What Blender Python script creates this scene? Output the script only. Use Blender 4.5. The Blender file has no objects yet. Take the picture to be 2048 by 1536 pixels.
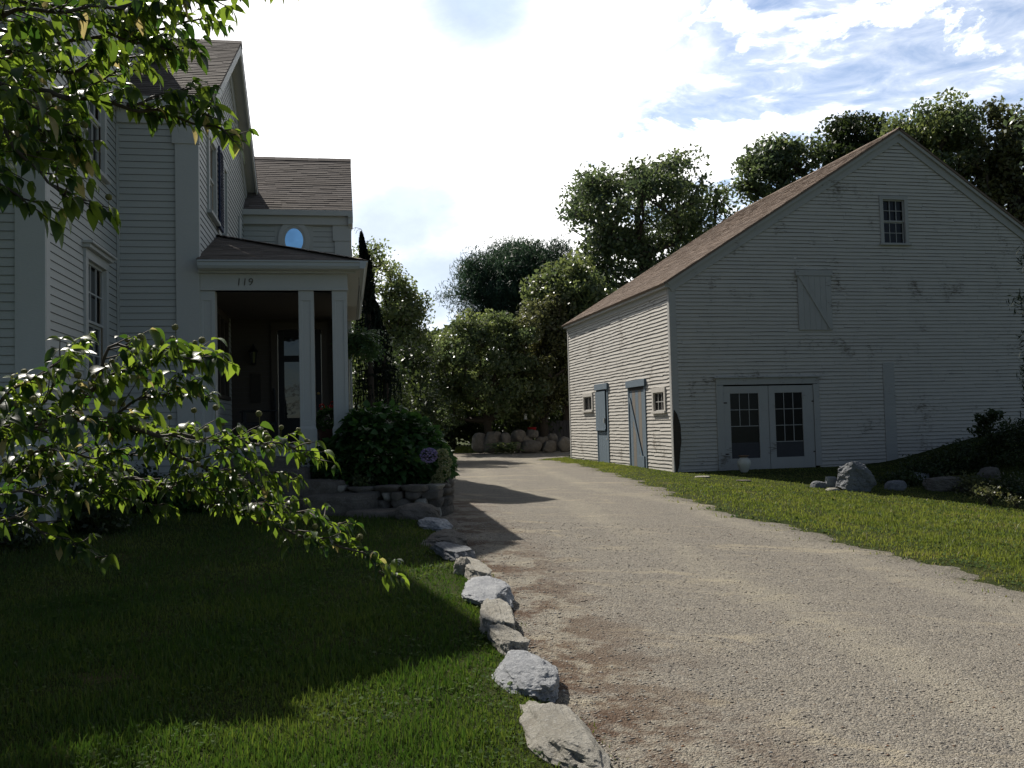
import bpy, bmesh, math, random
import numpy as np
from mathutils import Vector, Matrix
random.seed(7); RNG = np.random.default_rng(7)
sc = bpy.context.scene; COL = sc.collection
R = math.radians
# ---------------------------------------------------------------- camera
FP, PITCH, ROLL, CZ = 1850.0, R(2.54), 0.025, 1.31
fw = np.array([0, math.cos(PITCH), math.sin(PITCH)]); up0 = np.array([0, -math.sin(PITCH), math.cos(PITCH)]); r0 = np.array([1., 0, 0])
rt = r0*math.cos(ROLL)-up0*math.sin(ROLL); upv = up0*math.cos(ROLL)+r0*math.sin(ROLL)
cd = bpy.data.cameras.new('camera'); cam = bpy.data.objects.new('camera', cd); COL.objects.link(cam)
cd.sensor_width = 36; cd.lens = 36*FP/2048; cd.clip_end = 6000; cd.clip_start = .05
M = Matrix((( rt[0], upv[0], -fw[0], 0), (rt[1], upv[1], -fw[1], 0), (rt[2], upv[2], -fw[2], CZ), (0, 0, 0, 1)))
cam.matrix_world = M; sc.camera = cam
sc.render.resolution_x = 1024; sc.render.resolution_y = 768
def at(x, y, Y):            # photo pixel -> point at forward distance Y
    d = fw+rt*(x-1024)/FP+upv*(768-y)/FP; d = d/d[1]
    return np.array([0, 0, CZ])+d*Y
# ---------------------------------------------------------------- light
SUN_AZ, SUN_EL = R(35.2), R(45.0)      # azimuth to the left of the view axis
sund = np.array([-math.sin(SUN_AZ)*math.cos(SUN_EL), math.cos(SUN_AZ)*math.cos(SUN_EL), math.sin(SUN_EL)])
sl = bpy.data.lights.new('sun', 'SUN'); sl.energy = 4.7; sl.angle = R(.53); sl.color = (1, .94, .85)
so = bpy.data.objects.new('sun', sl); COL.objects.link(so)
so.rotation_euler = Vector(sund).to_track_quat('Z', 'Y').to_euler()
sc.view_settings.view_transform = 'Standard'; sc.view_settings.look = 'None'; sc.view_settings.exposure = 0.42; sc.view_settings.gamma = 1
W = bpy.data.worlds.new('World'); sc.world = W; W.use_nodes = True
def world():
    nt = W.node_tree; N = nt.nodes; L = nt.links; N.clear()
    out = N.new('ShaderNodeOutputWorld'); bg = N.new('ShaderNodeBackground'); bg.inputs[1].default_value = .09
    L.new(bg.outputs[0], out.inputs[0])
    sky = N.new('ShaderNodeTexSky'); sky.sky_type = 'NISHITA'; sky.sun_disc = False
    sky.sun_elevation = SUN_EL; sky.sun_rotation = -SUN_AZ; sky.air_density = 1.0; sky.dust_density = .3; sky.ozone_density = 1.5
    tc = N.new('ShaderNodeTexCoord'); g = tc.outputs['Generated']
    def math_(op, a, b=None, c=None, clamp=False):
        n = N.new('ShaderNodeMath'); n.operation = op; n.use_clamp = clamp
        for i, v in enumerate((a, b, c)):
            if v is None: continue
            if hasattr(v, 'links') or hasattr(v, 'is_output'): L.new(v, n.inputs[i])
            else: n.inputs[i].default_value = v
        return n.outputs[0]
    def dot(dv):
        n = N.new('ShaderNodeVectorMath'); n.operation = 'DOT_PRODUCT'; L.new(g, n.inputs[0]); n.inputs[1].default_value = dv; return n.outputs['Value']
    def ramp(v, a, b, c=0., d=1.):
        n = N.new('ShaderNodeMapRange'); n.interpolation_type = 'SMOOTHSTEP'; L.new(v, n.inputs[0])
        for i, k in enumerate((a, b, c, d)): n.inputs[i+1].default_value = k
        return n.outputs[0]
    def noise(scale, det, rough, stretch=(1, 1, 1), rot=(0, 0, 0), dist=0.):
        mp = N.new('ShaderNodeMapping'); mp.inputs['Scale'].default_value = stretch; mp.inputs['Rotation'].default_value = rot; L.new(g, mp.inputs[0])
        n = N.new('ShaderNodeTexNoise'); n.inputs['Scale'].default_value = scale; n.inputs['Detail'].default_value = det
        n.inputs['Roughness'].default_value = rough; n.inputs['Distortion'].default_value = dist; L.new(mp.outputs[0], n.inputs[0]); return n.outputs[0]
    def dirpix(x, y):
        d = at(x, y, 1.)-np.array([0, 0, CZ]); return tuple(d/np.linalg.norm(d))
    n1 = noise(5.5, 9, .62, (1, 1, 2.2), dist=.4); n2 = noise(13, 7, .6, (1, 1, 1.6), (0, .5, 0)); n3 = noise(20, 8, .6, (.62, 1, 2.2), (0, -.35, 0), .5)
    # openings of blue sky (right of the view), and grey cloud bottoms
    def blob(x, y, r1, r2, amp=.06):
        v = math_('ADD', dot(dirpix(x, y)), math_('MULTIPLY', math_('SUBTRACT', n1, .5), amp))
        return ramp(v, math.cos(r1), math.cos(r2))
    hole = blob(1830, 75, .30, .0, .06)
    hole = math_('MAXIMUM', hole, math_('MULTIPLY', blob(1460, 330, .16, .02, .05), .9))
    hole = math_('MULTIPLY', hole, 1.15, clamp=True)
    wisp = ramp(math_('ADD', n3, math_('MULTIPLY', n2, .35)), .58, .86)
    puff = ramp(math_('ADD', n1, math_('MULTIPLY', n2, .25)), .61, .70)
    back = ramp(dot((0, 1, 0)), .35, .75)                       # overcast ahead, mostly clear behind
    cover = math_('MAXIMUM', math_('MULTIPLY', wisp, .75), puff)
    cover = math_('MAXIMUM', cover, ramp(n3, .25, .75, .10, .50)); cover = math_('MAXIMUM', cover, math_('SUBTRACT', 1., hole))
    cover = math_('MULTIPLY', cover, ramp(dot((0, 1, 0)), .1, .7, .3, 1.), clamp=True)
    # brightness of cloud: forward scattering near the sun
    sd = dot(tuple(sund)); br = ramp(sd, -.2, .95, 0., 1.)
    sep = N.new('ShaderNodeSeparateXYZ'); L.new(g, sep.inputs[0]); zz = sep.outputs[2]
    fwd = math_('MULTIPLY', ramp(dot((0, 1, 0)), .25, .85, 0., 1.), ramp(zz, .45, .8, 1., .22))
    br = math_('ADD', math_('MULTIPLY', fwd, math_('ADD', math_('MULTIPLY', br, 3.0), 10.5)), 1.7)
    dark = math_('MAXIMUM', math_('MULTIPLY', blob(950, -25, .095, .012, .004), .95), math_('MULTIPLY', math_('MAXIMUM', math_('MAXIMUM', blob(755, 445, .055, .0, .0016), blob(815, 432, .06, .0, .0018)), blob(880, 422, .05, .0, .0016)), .80))
    dark = math_('MAXIMUM', dark, math_('MULTIPLY', blob(880, 590, .085, .0, .006), .85))
    dark = math_('MAXIMUM', dark, math_('MULTIPLY', blob(1060, 190, .06, .0, .004), .12))
    cc = N.new('ShaderNodeMix'); cc.data_type = 'RGBA'; L.new(dark, cc.inputs[0]); cc.inputs[6].default_value = (1, 1, 1, 1); cc.inputs[7].default_value = (.40, .49, .62, 1)
    var = ramp(n2, .3, .7, .93, 1.08)
    sc1 = N.new('ShaderNodeVectorMath'); sc1.operation = 'SCALE'; L.new(cc.outputs[2], sc1.inputs[0]); L.new(math_('MULTIPLY', br, var), sc1.inputs['Scale'])
    # grey parts must drop below white: bring brightness down there
    sc2 = N.new('ShaderNodeVectorMath'); sc2.operation = 'SCALE'; L.new(sc1.outputs[0], sc2.inputs[0]); L.new(ramp(dark, 0, 1, 1., .90), sc2.inputs['Scale'])
    mx = N.new('ShaderNodeMix'); mx.data_type = 'RGBA'; L.new(cover, mx.inputs[0])
    sk = N.new('ShaderNodeVectorMath'); sk.operation = 'MULTIPLY'; L.new(sky.outputs[0], sk.inputs[0]); sk.inputs[1].default_value = (.85, .97, 1.1)
    sk2 = N.new('ShaderNodeVectorMath'); sk2.operation = 'SCALE'; L.new(sk.outputs[0], sk2.inputs[0]); L.new(math_('MULTIPLY', ramp(dot((0, 1, 0)), -.1, .75, .55, 1.), ramp(zz, .5, .85, 1., .7)), sk2.inputs['Scale'])
    L.new(sk2.outputs[0], mx.inputs[6]); L.new(sc2.outputs[0], mx.inputs[7])
    L.new(mx.outputs[2], bg.inputs[0])
world()
# ---------------------------------------------------------------- materials
class Mat:
    def __init__(s, name, rough=.7, spec=.3):
        s.m = bpy.data.materials.new(name); s.m.use_nodes = True; s.nt = s.m.node_tree; s.N = s.nt.nodes; s.L = s.nt.links
        s.b = s.N['Principled BSDF']; s.b.inputs['Roughness'].default_value = rough; s.b.inputs['Specular IOR Level'].default_value = spec
        s.tc = s.N.new('ShaderNodeTexCoord').outputs['Object']; s.out = s.N['Material Output']
    def noise(s, scale, det=4, rough=.55, stretch=None, dist=0, vec=None):
        v = vec or s.tc
        if stretch:
            mp = s.N.new('ShaderNodeMapping'); mp.inputs['Scale'].default_value = stretch; s.L.new(v, mp.inputs[0]); v = mp.outputs[0]
        n = s.N.new('ShaderNodeTexNoise'); n.inputs['Scale'].default_value = scale; n.inputs['Detail'].default_value = det
        n.inputs['Roughness'].default_value = rough; n.inputs['Distortion'].default_value = dist; s.L.new(v, n.inputs[0]); return n.outputs[0]
    def vor(s, scale, out='Color', feature='F1'):
        n = s.N.new('ShaderNodeTexVoronoi'); n.inputs['Scale'].default_value = scale; n.feature = feature; s.L.new(s.tc, n.inputs[0]); return n.outputs[out]
    def attr(s, name):
        n = s.N.new('ShaderNodeAttribute'); n.attribute_name = name; return n.outputs['Fac']
    def ramp(s, v, a, b, c=0., d=1., smooth=True):
        n = s.N.new('ShaderNodeMapRange')
        if smooth: n.interpolation_type = 'SMOOTHSTEP'
        s.L.new(v, n.inputs[0])
        for i, k in enumerate((a, b, c, d)): n.inputs[i+1].default_value = k
        return n.outputs[0]
    def math(s, op, a, b):
        n = s.N.new('ShaderNodeMath'); n.operation = op
        for i, v in enumerate((a, b)):
            if isinstance(v, (int, float)): n.inputs[i].default_value = v
            else: s.L.new(v, n.inputs[i])
        return n.outputs[0]
    def mix(s, f, a, b, mode='MIX'):
        n = s.N.new('ShaderNodeMix'); n.data_type = 'RGBA'; n.blend_type = mode
        if isinstance(f, (int, float)): n.inputs[0].default_value = f
        else: s.L.new(f, n.inputs[0])
        for i, v in ((6, a), (7, b)):
            if isinstance(v, tuple): n.inputs[i].default_value = v+(1,) if len(v) == 3 else v
            else: s.L.new(v, n.inputs[i])
        return n.outputs[2]
    def sep(s, c):
        n = s.N.new('ShaderNodeSeparateColor'); s.L.new(c, n.inputs[0]); return n.outputs
    def xyz(s):
        n = s.N.new('ShaderNodeSeparateXYZ'); s.L.new(s.tc, n.inputs[0]); return n.outputs
    def base(s, c):
        if isinstance(c, tuple): s.b.inputs['Base Color'].default_value = c+(1,)
        else: s.L.new(c, s.b.inputs['Base Color'])
        return s
    def bump(s, h, dist=.01, strength=.6):
        n = s.N.new('ShaderNodeBump'); n.inputs['Distance'].default_value = dist; n.inputs['Strength'].default_value = strength
        s.L.new(h, n.inputs['Height']); s.L.new(n.outputs[0], s.b.inputs['Normal']); return s
    def translucent(s, col, f=.4):
        t = s.N.new('ShaderNodeBsdfTranslucent')
        if isinstance(col, tuple): t.inputs[0].default_value = col+(1,)
        else: s.L.new(col, t.inputs[0])
        m = s.N.new('ShaderNodeMixShader'); m.inputs[0].default_value = f
        s.L.new(s.b.outputs[0], m.inputs[1]); s.L.new(t.outputs[0], m.inputs[2]); s.L.new(m.outputs[0], s.out.inputs[0]); return s

def foliage(name, c1, c2, tr, f=.35, rough=.45, spec=.45):
    m = Mat(name, rough, spec); a = m.attr('rnd')
    m.base(m.mix(a, c1, c2)); m.translucent(m.mix(a, tuple(k*tr for k in c1), (c2[0]*tr*1.2, c2[1]*tr*1.1, c2[2]*tr*.7)), f); return m.m
def paint(name, col, col2, rough=.6, wear=None, wood=(.2, .18, .15), stretch=(1, 1, 6), thr=(.66, .72)):
    m = Mat(name, rough, .25); n = m.noise(2.2, 5, .6); c = m.mix(n, col, col2)
    c = m.mix(m.ramp(m.noise(30, 3, .6, (1, 1, 3)), .3, .8, 0, .18), c, tuple(k*.7 for k in col))
    a = m.attr('rnd'); c = m.mix(m.ramp(a, 0, 1, 0, .13), c, tuple(k*.72 for k in col))
    if wear:
        w = m.ramp(m.math('ADD', m.math('MULTIPLY', m.noise(1.1, 4, .6), .55), m.math('MULTIPLY', m.noise(7, 6, .7, stretch), .5)), thr[0]*wear, thr[1]*wear)
        wd = m.mix(m.noise(9, 4, .6, (1, 1, 8)), wood, tuple(k*.55 for k in wood))
        c = m.mix(w, c, wd)
    m.base(c); m.bump(m.noise(25, 5, .6, (1, 1, 4)), .004, .5); return m.m
WHITE = paint('house_white_paint', (.52, .53, .50), (.47, .49, .465))
TRIM = paint('house_trim_paint', (.55, .56, .535), (.50, .51, .49))
BARNW = paint('barn_weathered_paint', (.56, .53, .475), (.45, .43, .395), .75, wear=.90, wood=(.27, .24, .20))
BARNT = paint('barn_trim_paint', (.42, .415, .39), (.36, .355, .34), .75, wear=.93)
BLUE = paint('faded_blue_paint', (.12, .165, .205), (.16, .20, .235), .7, wear=1.0, wood=(.22, .19, .15), stretch=(8, 8, .5))
BAREWOOD = paint('bare_grey_wood', (.24, .21, .17), (.15, .14, .13), .85, stretch=(8, 8, .5), wear=.98, wood=(.1, .15, .19))
SHUT = paint('navy_shutter_paint', (.018, .03, .075), (.02, .035, .08), .5)
DARKD = paint('black_door_paint', (.012, .013, .016), (.01, .01, .012), .4)
GUT = paint('gutter_aluminium_paint', (.50, .54, .55), (.46, .50, .52), .4)
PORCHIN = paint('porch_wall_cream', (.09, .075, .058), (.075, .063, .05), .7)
def shingle(name, c1, c2, c3):
    m = Mat(name, .9, .1); a = m.attr('rnd'); c = m.mix(a, c1, c2); c = m.mix(m.ramp(m.noise(.8, 5, .6), .35, .7), c, c3)
    c = m.mix(m.ramp(m.noise(160, 2, .6), .35, .7, 0, .35), c, tuple(k*.5 for k in c1)); m.base(c); m.bump(m.noise(150, 2, .6), .003, .6); return m.m
ROOFH = shingle('house_asphalt_shingle', (.135, .115, .105), (.205, .18, .165), (.15, .13, .115))
ROOFB = shingle('barn_brown_shingle', (.165, .122, .096), (.24, .185, .145), (.19, .148, .12))
def glassm(name, col=(.01, .012, .014), rough=.03):
    m = Mat(name, rough, .9); m.base(m.mix(m.noise(3, 3), col, tuple(k*1.8 for k in col))); m.bump(m.noise(3.5, 2), .02, .12); return m.m
GLASS = glassm('window_glass'); OLDG = glassm('old_barn_glass', (.006, .006, .007), .25); OLDG.node_tree.nodes['Principled BSDF'].inputs['Specular IOR Level'].default_value = .25
def plain(name, c, c2=None, rough=.7, scale=12, spec=.3, bump=.003):
    m = Mat(name, rough, spec); n = m.noise(scale, 5, .6); m.base(m.mix(n, c, c2 or tuple(k*.7 for k in c))); m.bump(n, bump, .5); return m.m
EDGEB = plain('dark_lap_shadow', (.12, .11, .10), (.07, .065, .06), .9, 5); EDGEH = plain('pale_lap_shadow', (.20, .20, .19), (.15, .15, .145), .9, 5)  # strip colours that paint the shadow lines under the clapboard laps
RUST = plain('rusty_iron', (.05, .035, .03), (.03, .02, .02))
DARK = plain('dark_interior', (.02, .018, .016)); CURT = plain('hanging_curtain', (.33, .30, .25), (.2, .18, .15), .9)
def stone(name, c1, c2, c3, lichen=.3):
    m = Mat(name, .85, .25); n = m.noise(6, 8, .65); f = m.noise(55, 6, .75)
    c = m.mix(m.ramp(n, .35, .65), c1, c2); c = m.mix(m.ramp(f, .52, .68), c, c3); c = m.mix(m.ramp(m.noise(120, 2, .5), .62, .7, 0, .7), c, (.06, .06, .06))
    c = m.mix(m.ramp(m.noise(2.4, 4, .6), .58, .75, 0, lichen), c, (.16, .15, .08)); m.base(c)
    m.bump(m.math('ADD', m.math('MULTIPLY', n, 1.), m.math('MULTIPLY', f, .55)), .045, 1.0); return m.m
ST_GREY = stone('pale_granite', (.30, .31, .33), (.42, .43, .44), (.55, .56, .56), .1)
ST_TAN = stone('tan_fieldstone', (.29, .27, .225), (.40, .38, .33), (.48, .465, .43))
ST_DARK = stone('dark_fieldstone', (.11, .10, .085), (.17, .155, .135), (.24, .22, .20))
ST_BLUE = stone('blue_grey_stone', (.14, .15, .165), (.22, .23, .24), (.33, .335, .34))
ST_STEP = stone('step_slab_stone', (.13, .115, .095), (.19, .17, .145), (.26, .24, .21))
BARK = plain('grey_bark', (.07, .06, .05), (.035, .03, .025), .9, 9, .1, .02)
TWIG = plain('dogwood_bark', (.06, .045, .035), (.11, .09, .075), .7, 18, .3, .004)
# ---------------------------------------------------------------- mesh helpers
class MB:
    def __init__(s): s.v = []; s.f = []; s.mi = []; s.r = []
    def quad(s, pts, mi=0, r=None):
        i = len(s.v); s.v += [tuple(p) for p in pts]; s.f.append(tuple(range(i, i+len(pts)))); s.mi.append(mi); s.r.append(random.random() if r is None else r)
    def box(s, x0, x1, y0, y1, z0, z1, mi=0, r=None):
        r = random.random() if r is None else r; P = [(x0, y0, z0), (x1, y0, z0), (x1, y1, z0), (x0, y1, z0), (x0, y0, z1), (x1, y0, z1), (x1, y1, z1), (x0, y1, z1)]
        i = len(s.v); s.v += P
        for f in ((0, 3, 2, 1), (4, 5, 6, 7), (0, 1, 5, 4), (1, 2, 6, 5), (2, 3, 7, 6), (3, 0, 4, 7)): s.f.append(tuple(i+k for k in f)); s.mi.append(mi); s.r.append(r)
    def prism(s, pts, d, mi=0, r=None):     # polygon pts extruded by vector d
        r = random.random() if r is None else r; n = len(pts); i = len(s.v); d = np.array(d, float)
        s.v += [tuple(p) for p in pts]+[tuple(np.array(p, float)+d) for p in pts]
        s.f.append(tuple(range(i+n-1, i-1, -1))); s.f.append(tuple(range(i+n, i+2*n)))
        for k in range(n): s.f.append((i+k, i+(k+1) % n, i+n+(k+1) % n, i+n+k))
        s.mi += [mi]*(n+2); s.r += [r]*(n+2)
    def tube(s, pts, rad, n=6, mi=0, r=None, cap=True):
        r = random.random() if r is None else r; pts = [np.array(p, float) for p in pts]
        if isinstance(rad, (int, float)): rad = [rad]*len(pts)
        i0 = len(s.v); ref = None
        for k, p in enumerate(pts):
            t = pts[min(k+1, len(pts)-1)]-pts[max(k-1, 0)]; t = t/(np.linalg.norm(t)+1e-9)
            if ref is None: ref = np.cross(t, (0, 0, 1) if abs(t[2]) < .9 else (1, 0, 0))
            ref = ref-t*(ref@t); ref = ref/(np.linalg.norm(ref)+1e-9); b = np.cross(t, ref)
            for j in range(n):
                a = 2*math.pi*j/n; s.v.append(tuple(p+rad[k]*(ref*math.cos(a)+b*math.sin(a))))
        for k in range(len(pts)-1):
            for j in range(n):
                a = i0+k*n+j; b2 = i0+k*n+(j+1) % n; s.f.append((a, b2, b2+n, a+n)); s.mi.append(mi); s.r.append(r)
        if cap:
            s.f.append(tuple(range(i0+n-1, i0-1, -1))); s.f.append(tuple(range(i0+(len(pts)-1)*n, i0+len(pts)*n))); s.mi += [mi]*2; s.r += [r]*2
    def lathe(s, prof, c=(0, 0, 0), n=20, mi=0, r=.5):
        i0 = len(s.v)
        for (rr, z) in prof:
            for j in range(n): a = 2*math.pi*j/n; s.v.append((c[0]+rr*math.cos(a), c[1]+rr*math.sin(a), c[2]+z))
        for k in range(len(prof)-1):
            for j in range(n): a = i0+k*n+j; b = i0+k*n+(j+1) % n; s.f.append((a, b, b+n, a+n)); s.mi.append(mi); s.r.append(r)
    def build(s, name, mats, parent=None, smooth=False, bevel=0):
        me = bpy.data.meshes.new(name); me.from_pydata(s.v, [], s.f)
        if not isinstance(mats, (list, tuple)): mats = [mats]
        for m in mats: me.materials.append(m)
        me.polygons.foreach_set('material_index', s.mi)
        a = me.attributes.new('rnd', 'FLOAT', 'FACE'); a.data.foreach_set('value', s.r)
        if smooth: me.polygons.foreach_set('use_smooth', [True]*len(s.f))
        o = bpy.data.objects.new(name, me); COL.objects.link(o)
        if parent: o.parent = parent
        if bevel:
            b = o.modifiers.new('bevel', 'BEVEL'); b.width = bevel; b.segments = 2; b.limit_method = 'ANGLE'
        return o
def fastmesh(name, V, F, rnd, mat, parent=None, smooth=False):      # numpy arrays, F is (n,k)
    me = bpy.data.meshes.new(name); n, k = F.shape
    me.vertices.add(len(V)); me.vertices.foreach_set('co', V.astype(np.float32).ravel())
    me.loops.add(n*k); me.loops.foreach_set('vertex_index', F.astype(np.int32).ravel())
    me.polygons.add(n); me.polygons.foreach_set('loop_start', np.arange(0, n*k, k, dtype=np.int32))
    try: me.polygons.foreach_set('loop_total', np.full(n, k, dtype=np.int32))
    except Exception: pass
    me.update(calc_edges=True); me.materials.append(mat)
    if rnd is not None:
        a = me.attributes.new('rnd', 'FLOAT', 'FACE'); a.data.foreach_set('value', rnd.astype(np.float32))
    if smooth: me.polygons.foreach_set('use_smooth', np.ones(n, dtype=bool))
    o = bpy.data.objects.new(name, me); COL.objects.link(o)
    if parent: o.parent = parent
    return o
def tag(o, label, cat, group=None, kind=None):
    if label: o['label'] = label
    if cat: o['category'] = cat
    if group: o['group'] = group
    if kind: o['kind'] = kind
    return o
def thing(name, label, cat, loc=(0, 0, 0), rz=0, group=None):
    o = bpy.data.objects.new(name, None); COL.objects.link(o); o.location = tuple(loc); o.rotation_euler = (0, 0, rz); o.empty_display_size = .2
    return tag(o, label, cat, group)
def vnoise(p, s=1., seed=0):
    q = p*s+seed*7.31
    return (np.sin(q[..., 0]*1.7+np.sin(q[..., 1]*2.3)*1.3+q[..., 2])+np.sin(q[..., 1]*1.9+np.sin(q[..., 2]*2.1+q[..., 0]*.7)*1.4)+np.sin(q[..., 2]*1.8+np.sin(q[..., 0]*2.6)*1.2))/3
# ---------------------------------------------------------------- terrain
CP = np.array([(0, 3.5, -.17), (2, 5, -.2), (-1.5, 4, -.13), (1, 8, -.10), (-.6, 10, .0), (-1.1, 12.3, .05), (0, 17, 0), (1, 25, -.03), (0, 35, -.05), (0, 45, 0), (-4, 8, .0), (-6, 10, .1),
    (4.33, 24.8, -.10), (2.2, 35.2, -.04), (6.9, 21.7, -.26), (7.5, 20, -.37), (11.3, 20.3, -.70), (14, 19.5, -.8), (4.9, 8.5, -.35), (9, 13, -.52), (8, 24.9, -.13), (10.6, 25.8, -.05), (3.2, 18, -.08),
    (12.6, 22.6, -.1), (14, 24.5, .6), (17, 26, .9), (10.2, 23.2, -.3), (-5, 16, .3), (-8, 20, .2), (6, 5, -.4), (-6, 4, -.1), (18, 12, -.8), (20, 22, .3), (-3, 60, 0), (12, 45, 0), (22, 40, .3), (-12, 30, .1), (0, -6, -.25), (8, -6, -.5), (-8, -6, -.2), (30, 20, 0), (-20, 10, 0)], float)
def _U(r2): return np.where(r2 > 1e-12, r2*np.log(np.maximum(r2, 1e-12)), 0)
_d = ((CP[:, None, :2]-CP[None, :, :2])**2).sum(-1); _n = len(CP)
_A = np.zeros((_n+1, _n+1)); _A[:_n, :_n] = _U(_d/100)+np.eye(_n)*.004; _A[:_n, _n] = 1; _A[_n, :_n] = 1
_w = np.linalg.solve(_A, np.append(CP[:, 2], 0))
def H0(x, y):
    x = np.atleast_1d(np.asarray(x, float)); y = np.atleast_1d(np.asarray(y, float)); sh = x.shape; x = x.ravel(); y = y.ravel()
    cx = np.clip(x, -22, 32); cy = np.clip(y, -8, 62); z = np.full(len(x), _w[_n])
    for i in range(_n): z = z+_w[i]*_U(((cx-CP[i, 0])**2+(cy-CP[i, 1])**2)/100)
    dd = np.hypot(x-cx, y-cy); z = z*np.exp(-dd/15)
    return z.reshape(sh)
def ground_hit(px, py):
    lo = 2.
    for k in range(4000):
        p = at(px, py, lo)
        if p[2] <= H0(p[0], p[1])[0]: return p
        lo += .01
    return p
# driveway edges as X(Y)
_re = [ground_hit(*p) for p in ((2040, 1180), (1900, 1140), (1740, 1095), (1560, 1050), (1440, 1020), (1340, 985), (1250, 955), (1160, 930), (1105, 921))]
REX = np.array([5.6, 5.3]+[p[0] for p in _re]+[1.2, 1.1, 2.2, 3.5]); REY = np.array([0, 5]+[p[1] for p in _re]+[_re[-1][1]+1.5, 35.0, 37.5, 44.5])
_o = np.argsort(REY); REY = REY[_o]; REX = REX[_o]
_le = [ground_hit(*p) for p in ((1225, 1530), (1110, 1400), (1040, 1270), (985, 1170), (945, 1110), (905, 1062), (862, 1015))]
LEX = np.array([1.2]+[p[0] for p in _le]+[-1.25, -1.2, -2.6, -3.3, -3.6, -3.2]); LEY = np.array([1.5]+[p[1] for p in _le]+[13.2, 15.5, 19, 27, 36, 44.5])
def xl(y): return np.interp(y, LEY, LEX)
def xr(y): return np.interp(y, REY, REX)+.10*np.sin(np.asarray(y)*2.1)+.08*np.sin(np.asarray(y)*5.3+1)+.05*np.sin(np.asarray(y)*13.)+.03*np.sin(np.asarray(y)*29.)
def HT(x, y):     # ground sheet: lawn stands a little above the gravel left of the kerb
    x = np.asarray(x, float); y = np.asarray(y, float); h = H0(x, y)
    t = np.clip((xl(y)-x)/.25, 0, 1)*np.clip((13-y)/1., 0, 1)*np.clip((y-1)/2, 0, 1); t = t*t*(3-2*t)
    u = np.clip((x-xr(y)+.05)/.3, 0, 1)*np.clip((38-y)/2, 0, 1)
    return h+.075*t+.03*u
def build_ground():
    xs = np.unique(np.round(np.concatenate([-np.geomspace(10, 1500, 26), np.arange(-10, -3, .3), np.arange(-3, 6, .12), np.arange(6, 22, .25), np.geomspace(22, 1500, 26)]), 3))
    ys = np.unique(np.round(np.concatenate([-np.geomspace(6, 400, 14), np.arange(-6, 1.5, .5), np.arange(1.5, 14, .12), np.arange(14, 46, .25), np.geomspace(46, 2500, 34)]), 3))
    X, Y = np.meshgrid(xs, ys); Z = HT(X, Y)
    inside = (X > xl(Y)+.12) & (X < xr(Y)-.12) & (Y > 0) & (Y < 44.3)
    Z = Z+.0*X; Z = np.where(inside, Z-.03, Z)
    Z = Z-np.clip((np.abs(X)-60)/400, 0, 1)*2
    V = np.stack([X, Y, Z], -1).reshape(-1, 3); ny, nx = X.shape
    i = np.arange(ny-1)[:, None]*nx+np.arange(nx-1)[None]; F = np.stack([i, i+1, i+nx+1, i+nx], -1).reshape(-1, 4)
    m = Mat('lawn_soil_and_turf', .95, .05); n = m.noise(1.3, 6, .6); f = m.noise(35, 4, .7)
    c = m.mix(m.ramp(n, .35, .65), (.034, .044, .014), (.065, .070, .024)); c = m.mix(m.ramp(f, .4, .65), c, (.030, .048, .012))
    c = m.mix(m.ramp(m.noise(.7, 5, .65), .58, .70, 0, .8), c, (.13, .10, .055)); c = m.mix(m.ramp(m.noise(70, 2, .6), .5, .7, 0, .5), c, (.09, .11, .03))
    m.base(c); m.bump(m.noise(60, 4, .7), .03, 1.0)
    o = fastmesh('ground', V, F, None, m.m, smooth=True); tag(o, None, None, None, 'structure'); return o
build_ground()
def HD(X, Y):
    L_ = xl(Y)-.12; rut = .012*np.sin((X-L_)*2.4+.4)*np.clip((X-L_)/1., 0, 1); q = np.stack([X, Y, X*0], -1)
    return H0(X, Y)+.014+rut*.6+.006*vnoise(q, 4.)+.006*vnoise(q, 11., 3)
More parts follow.
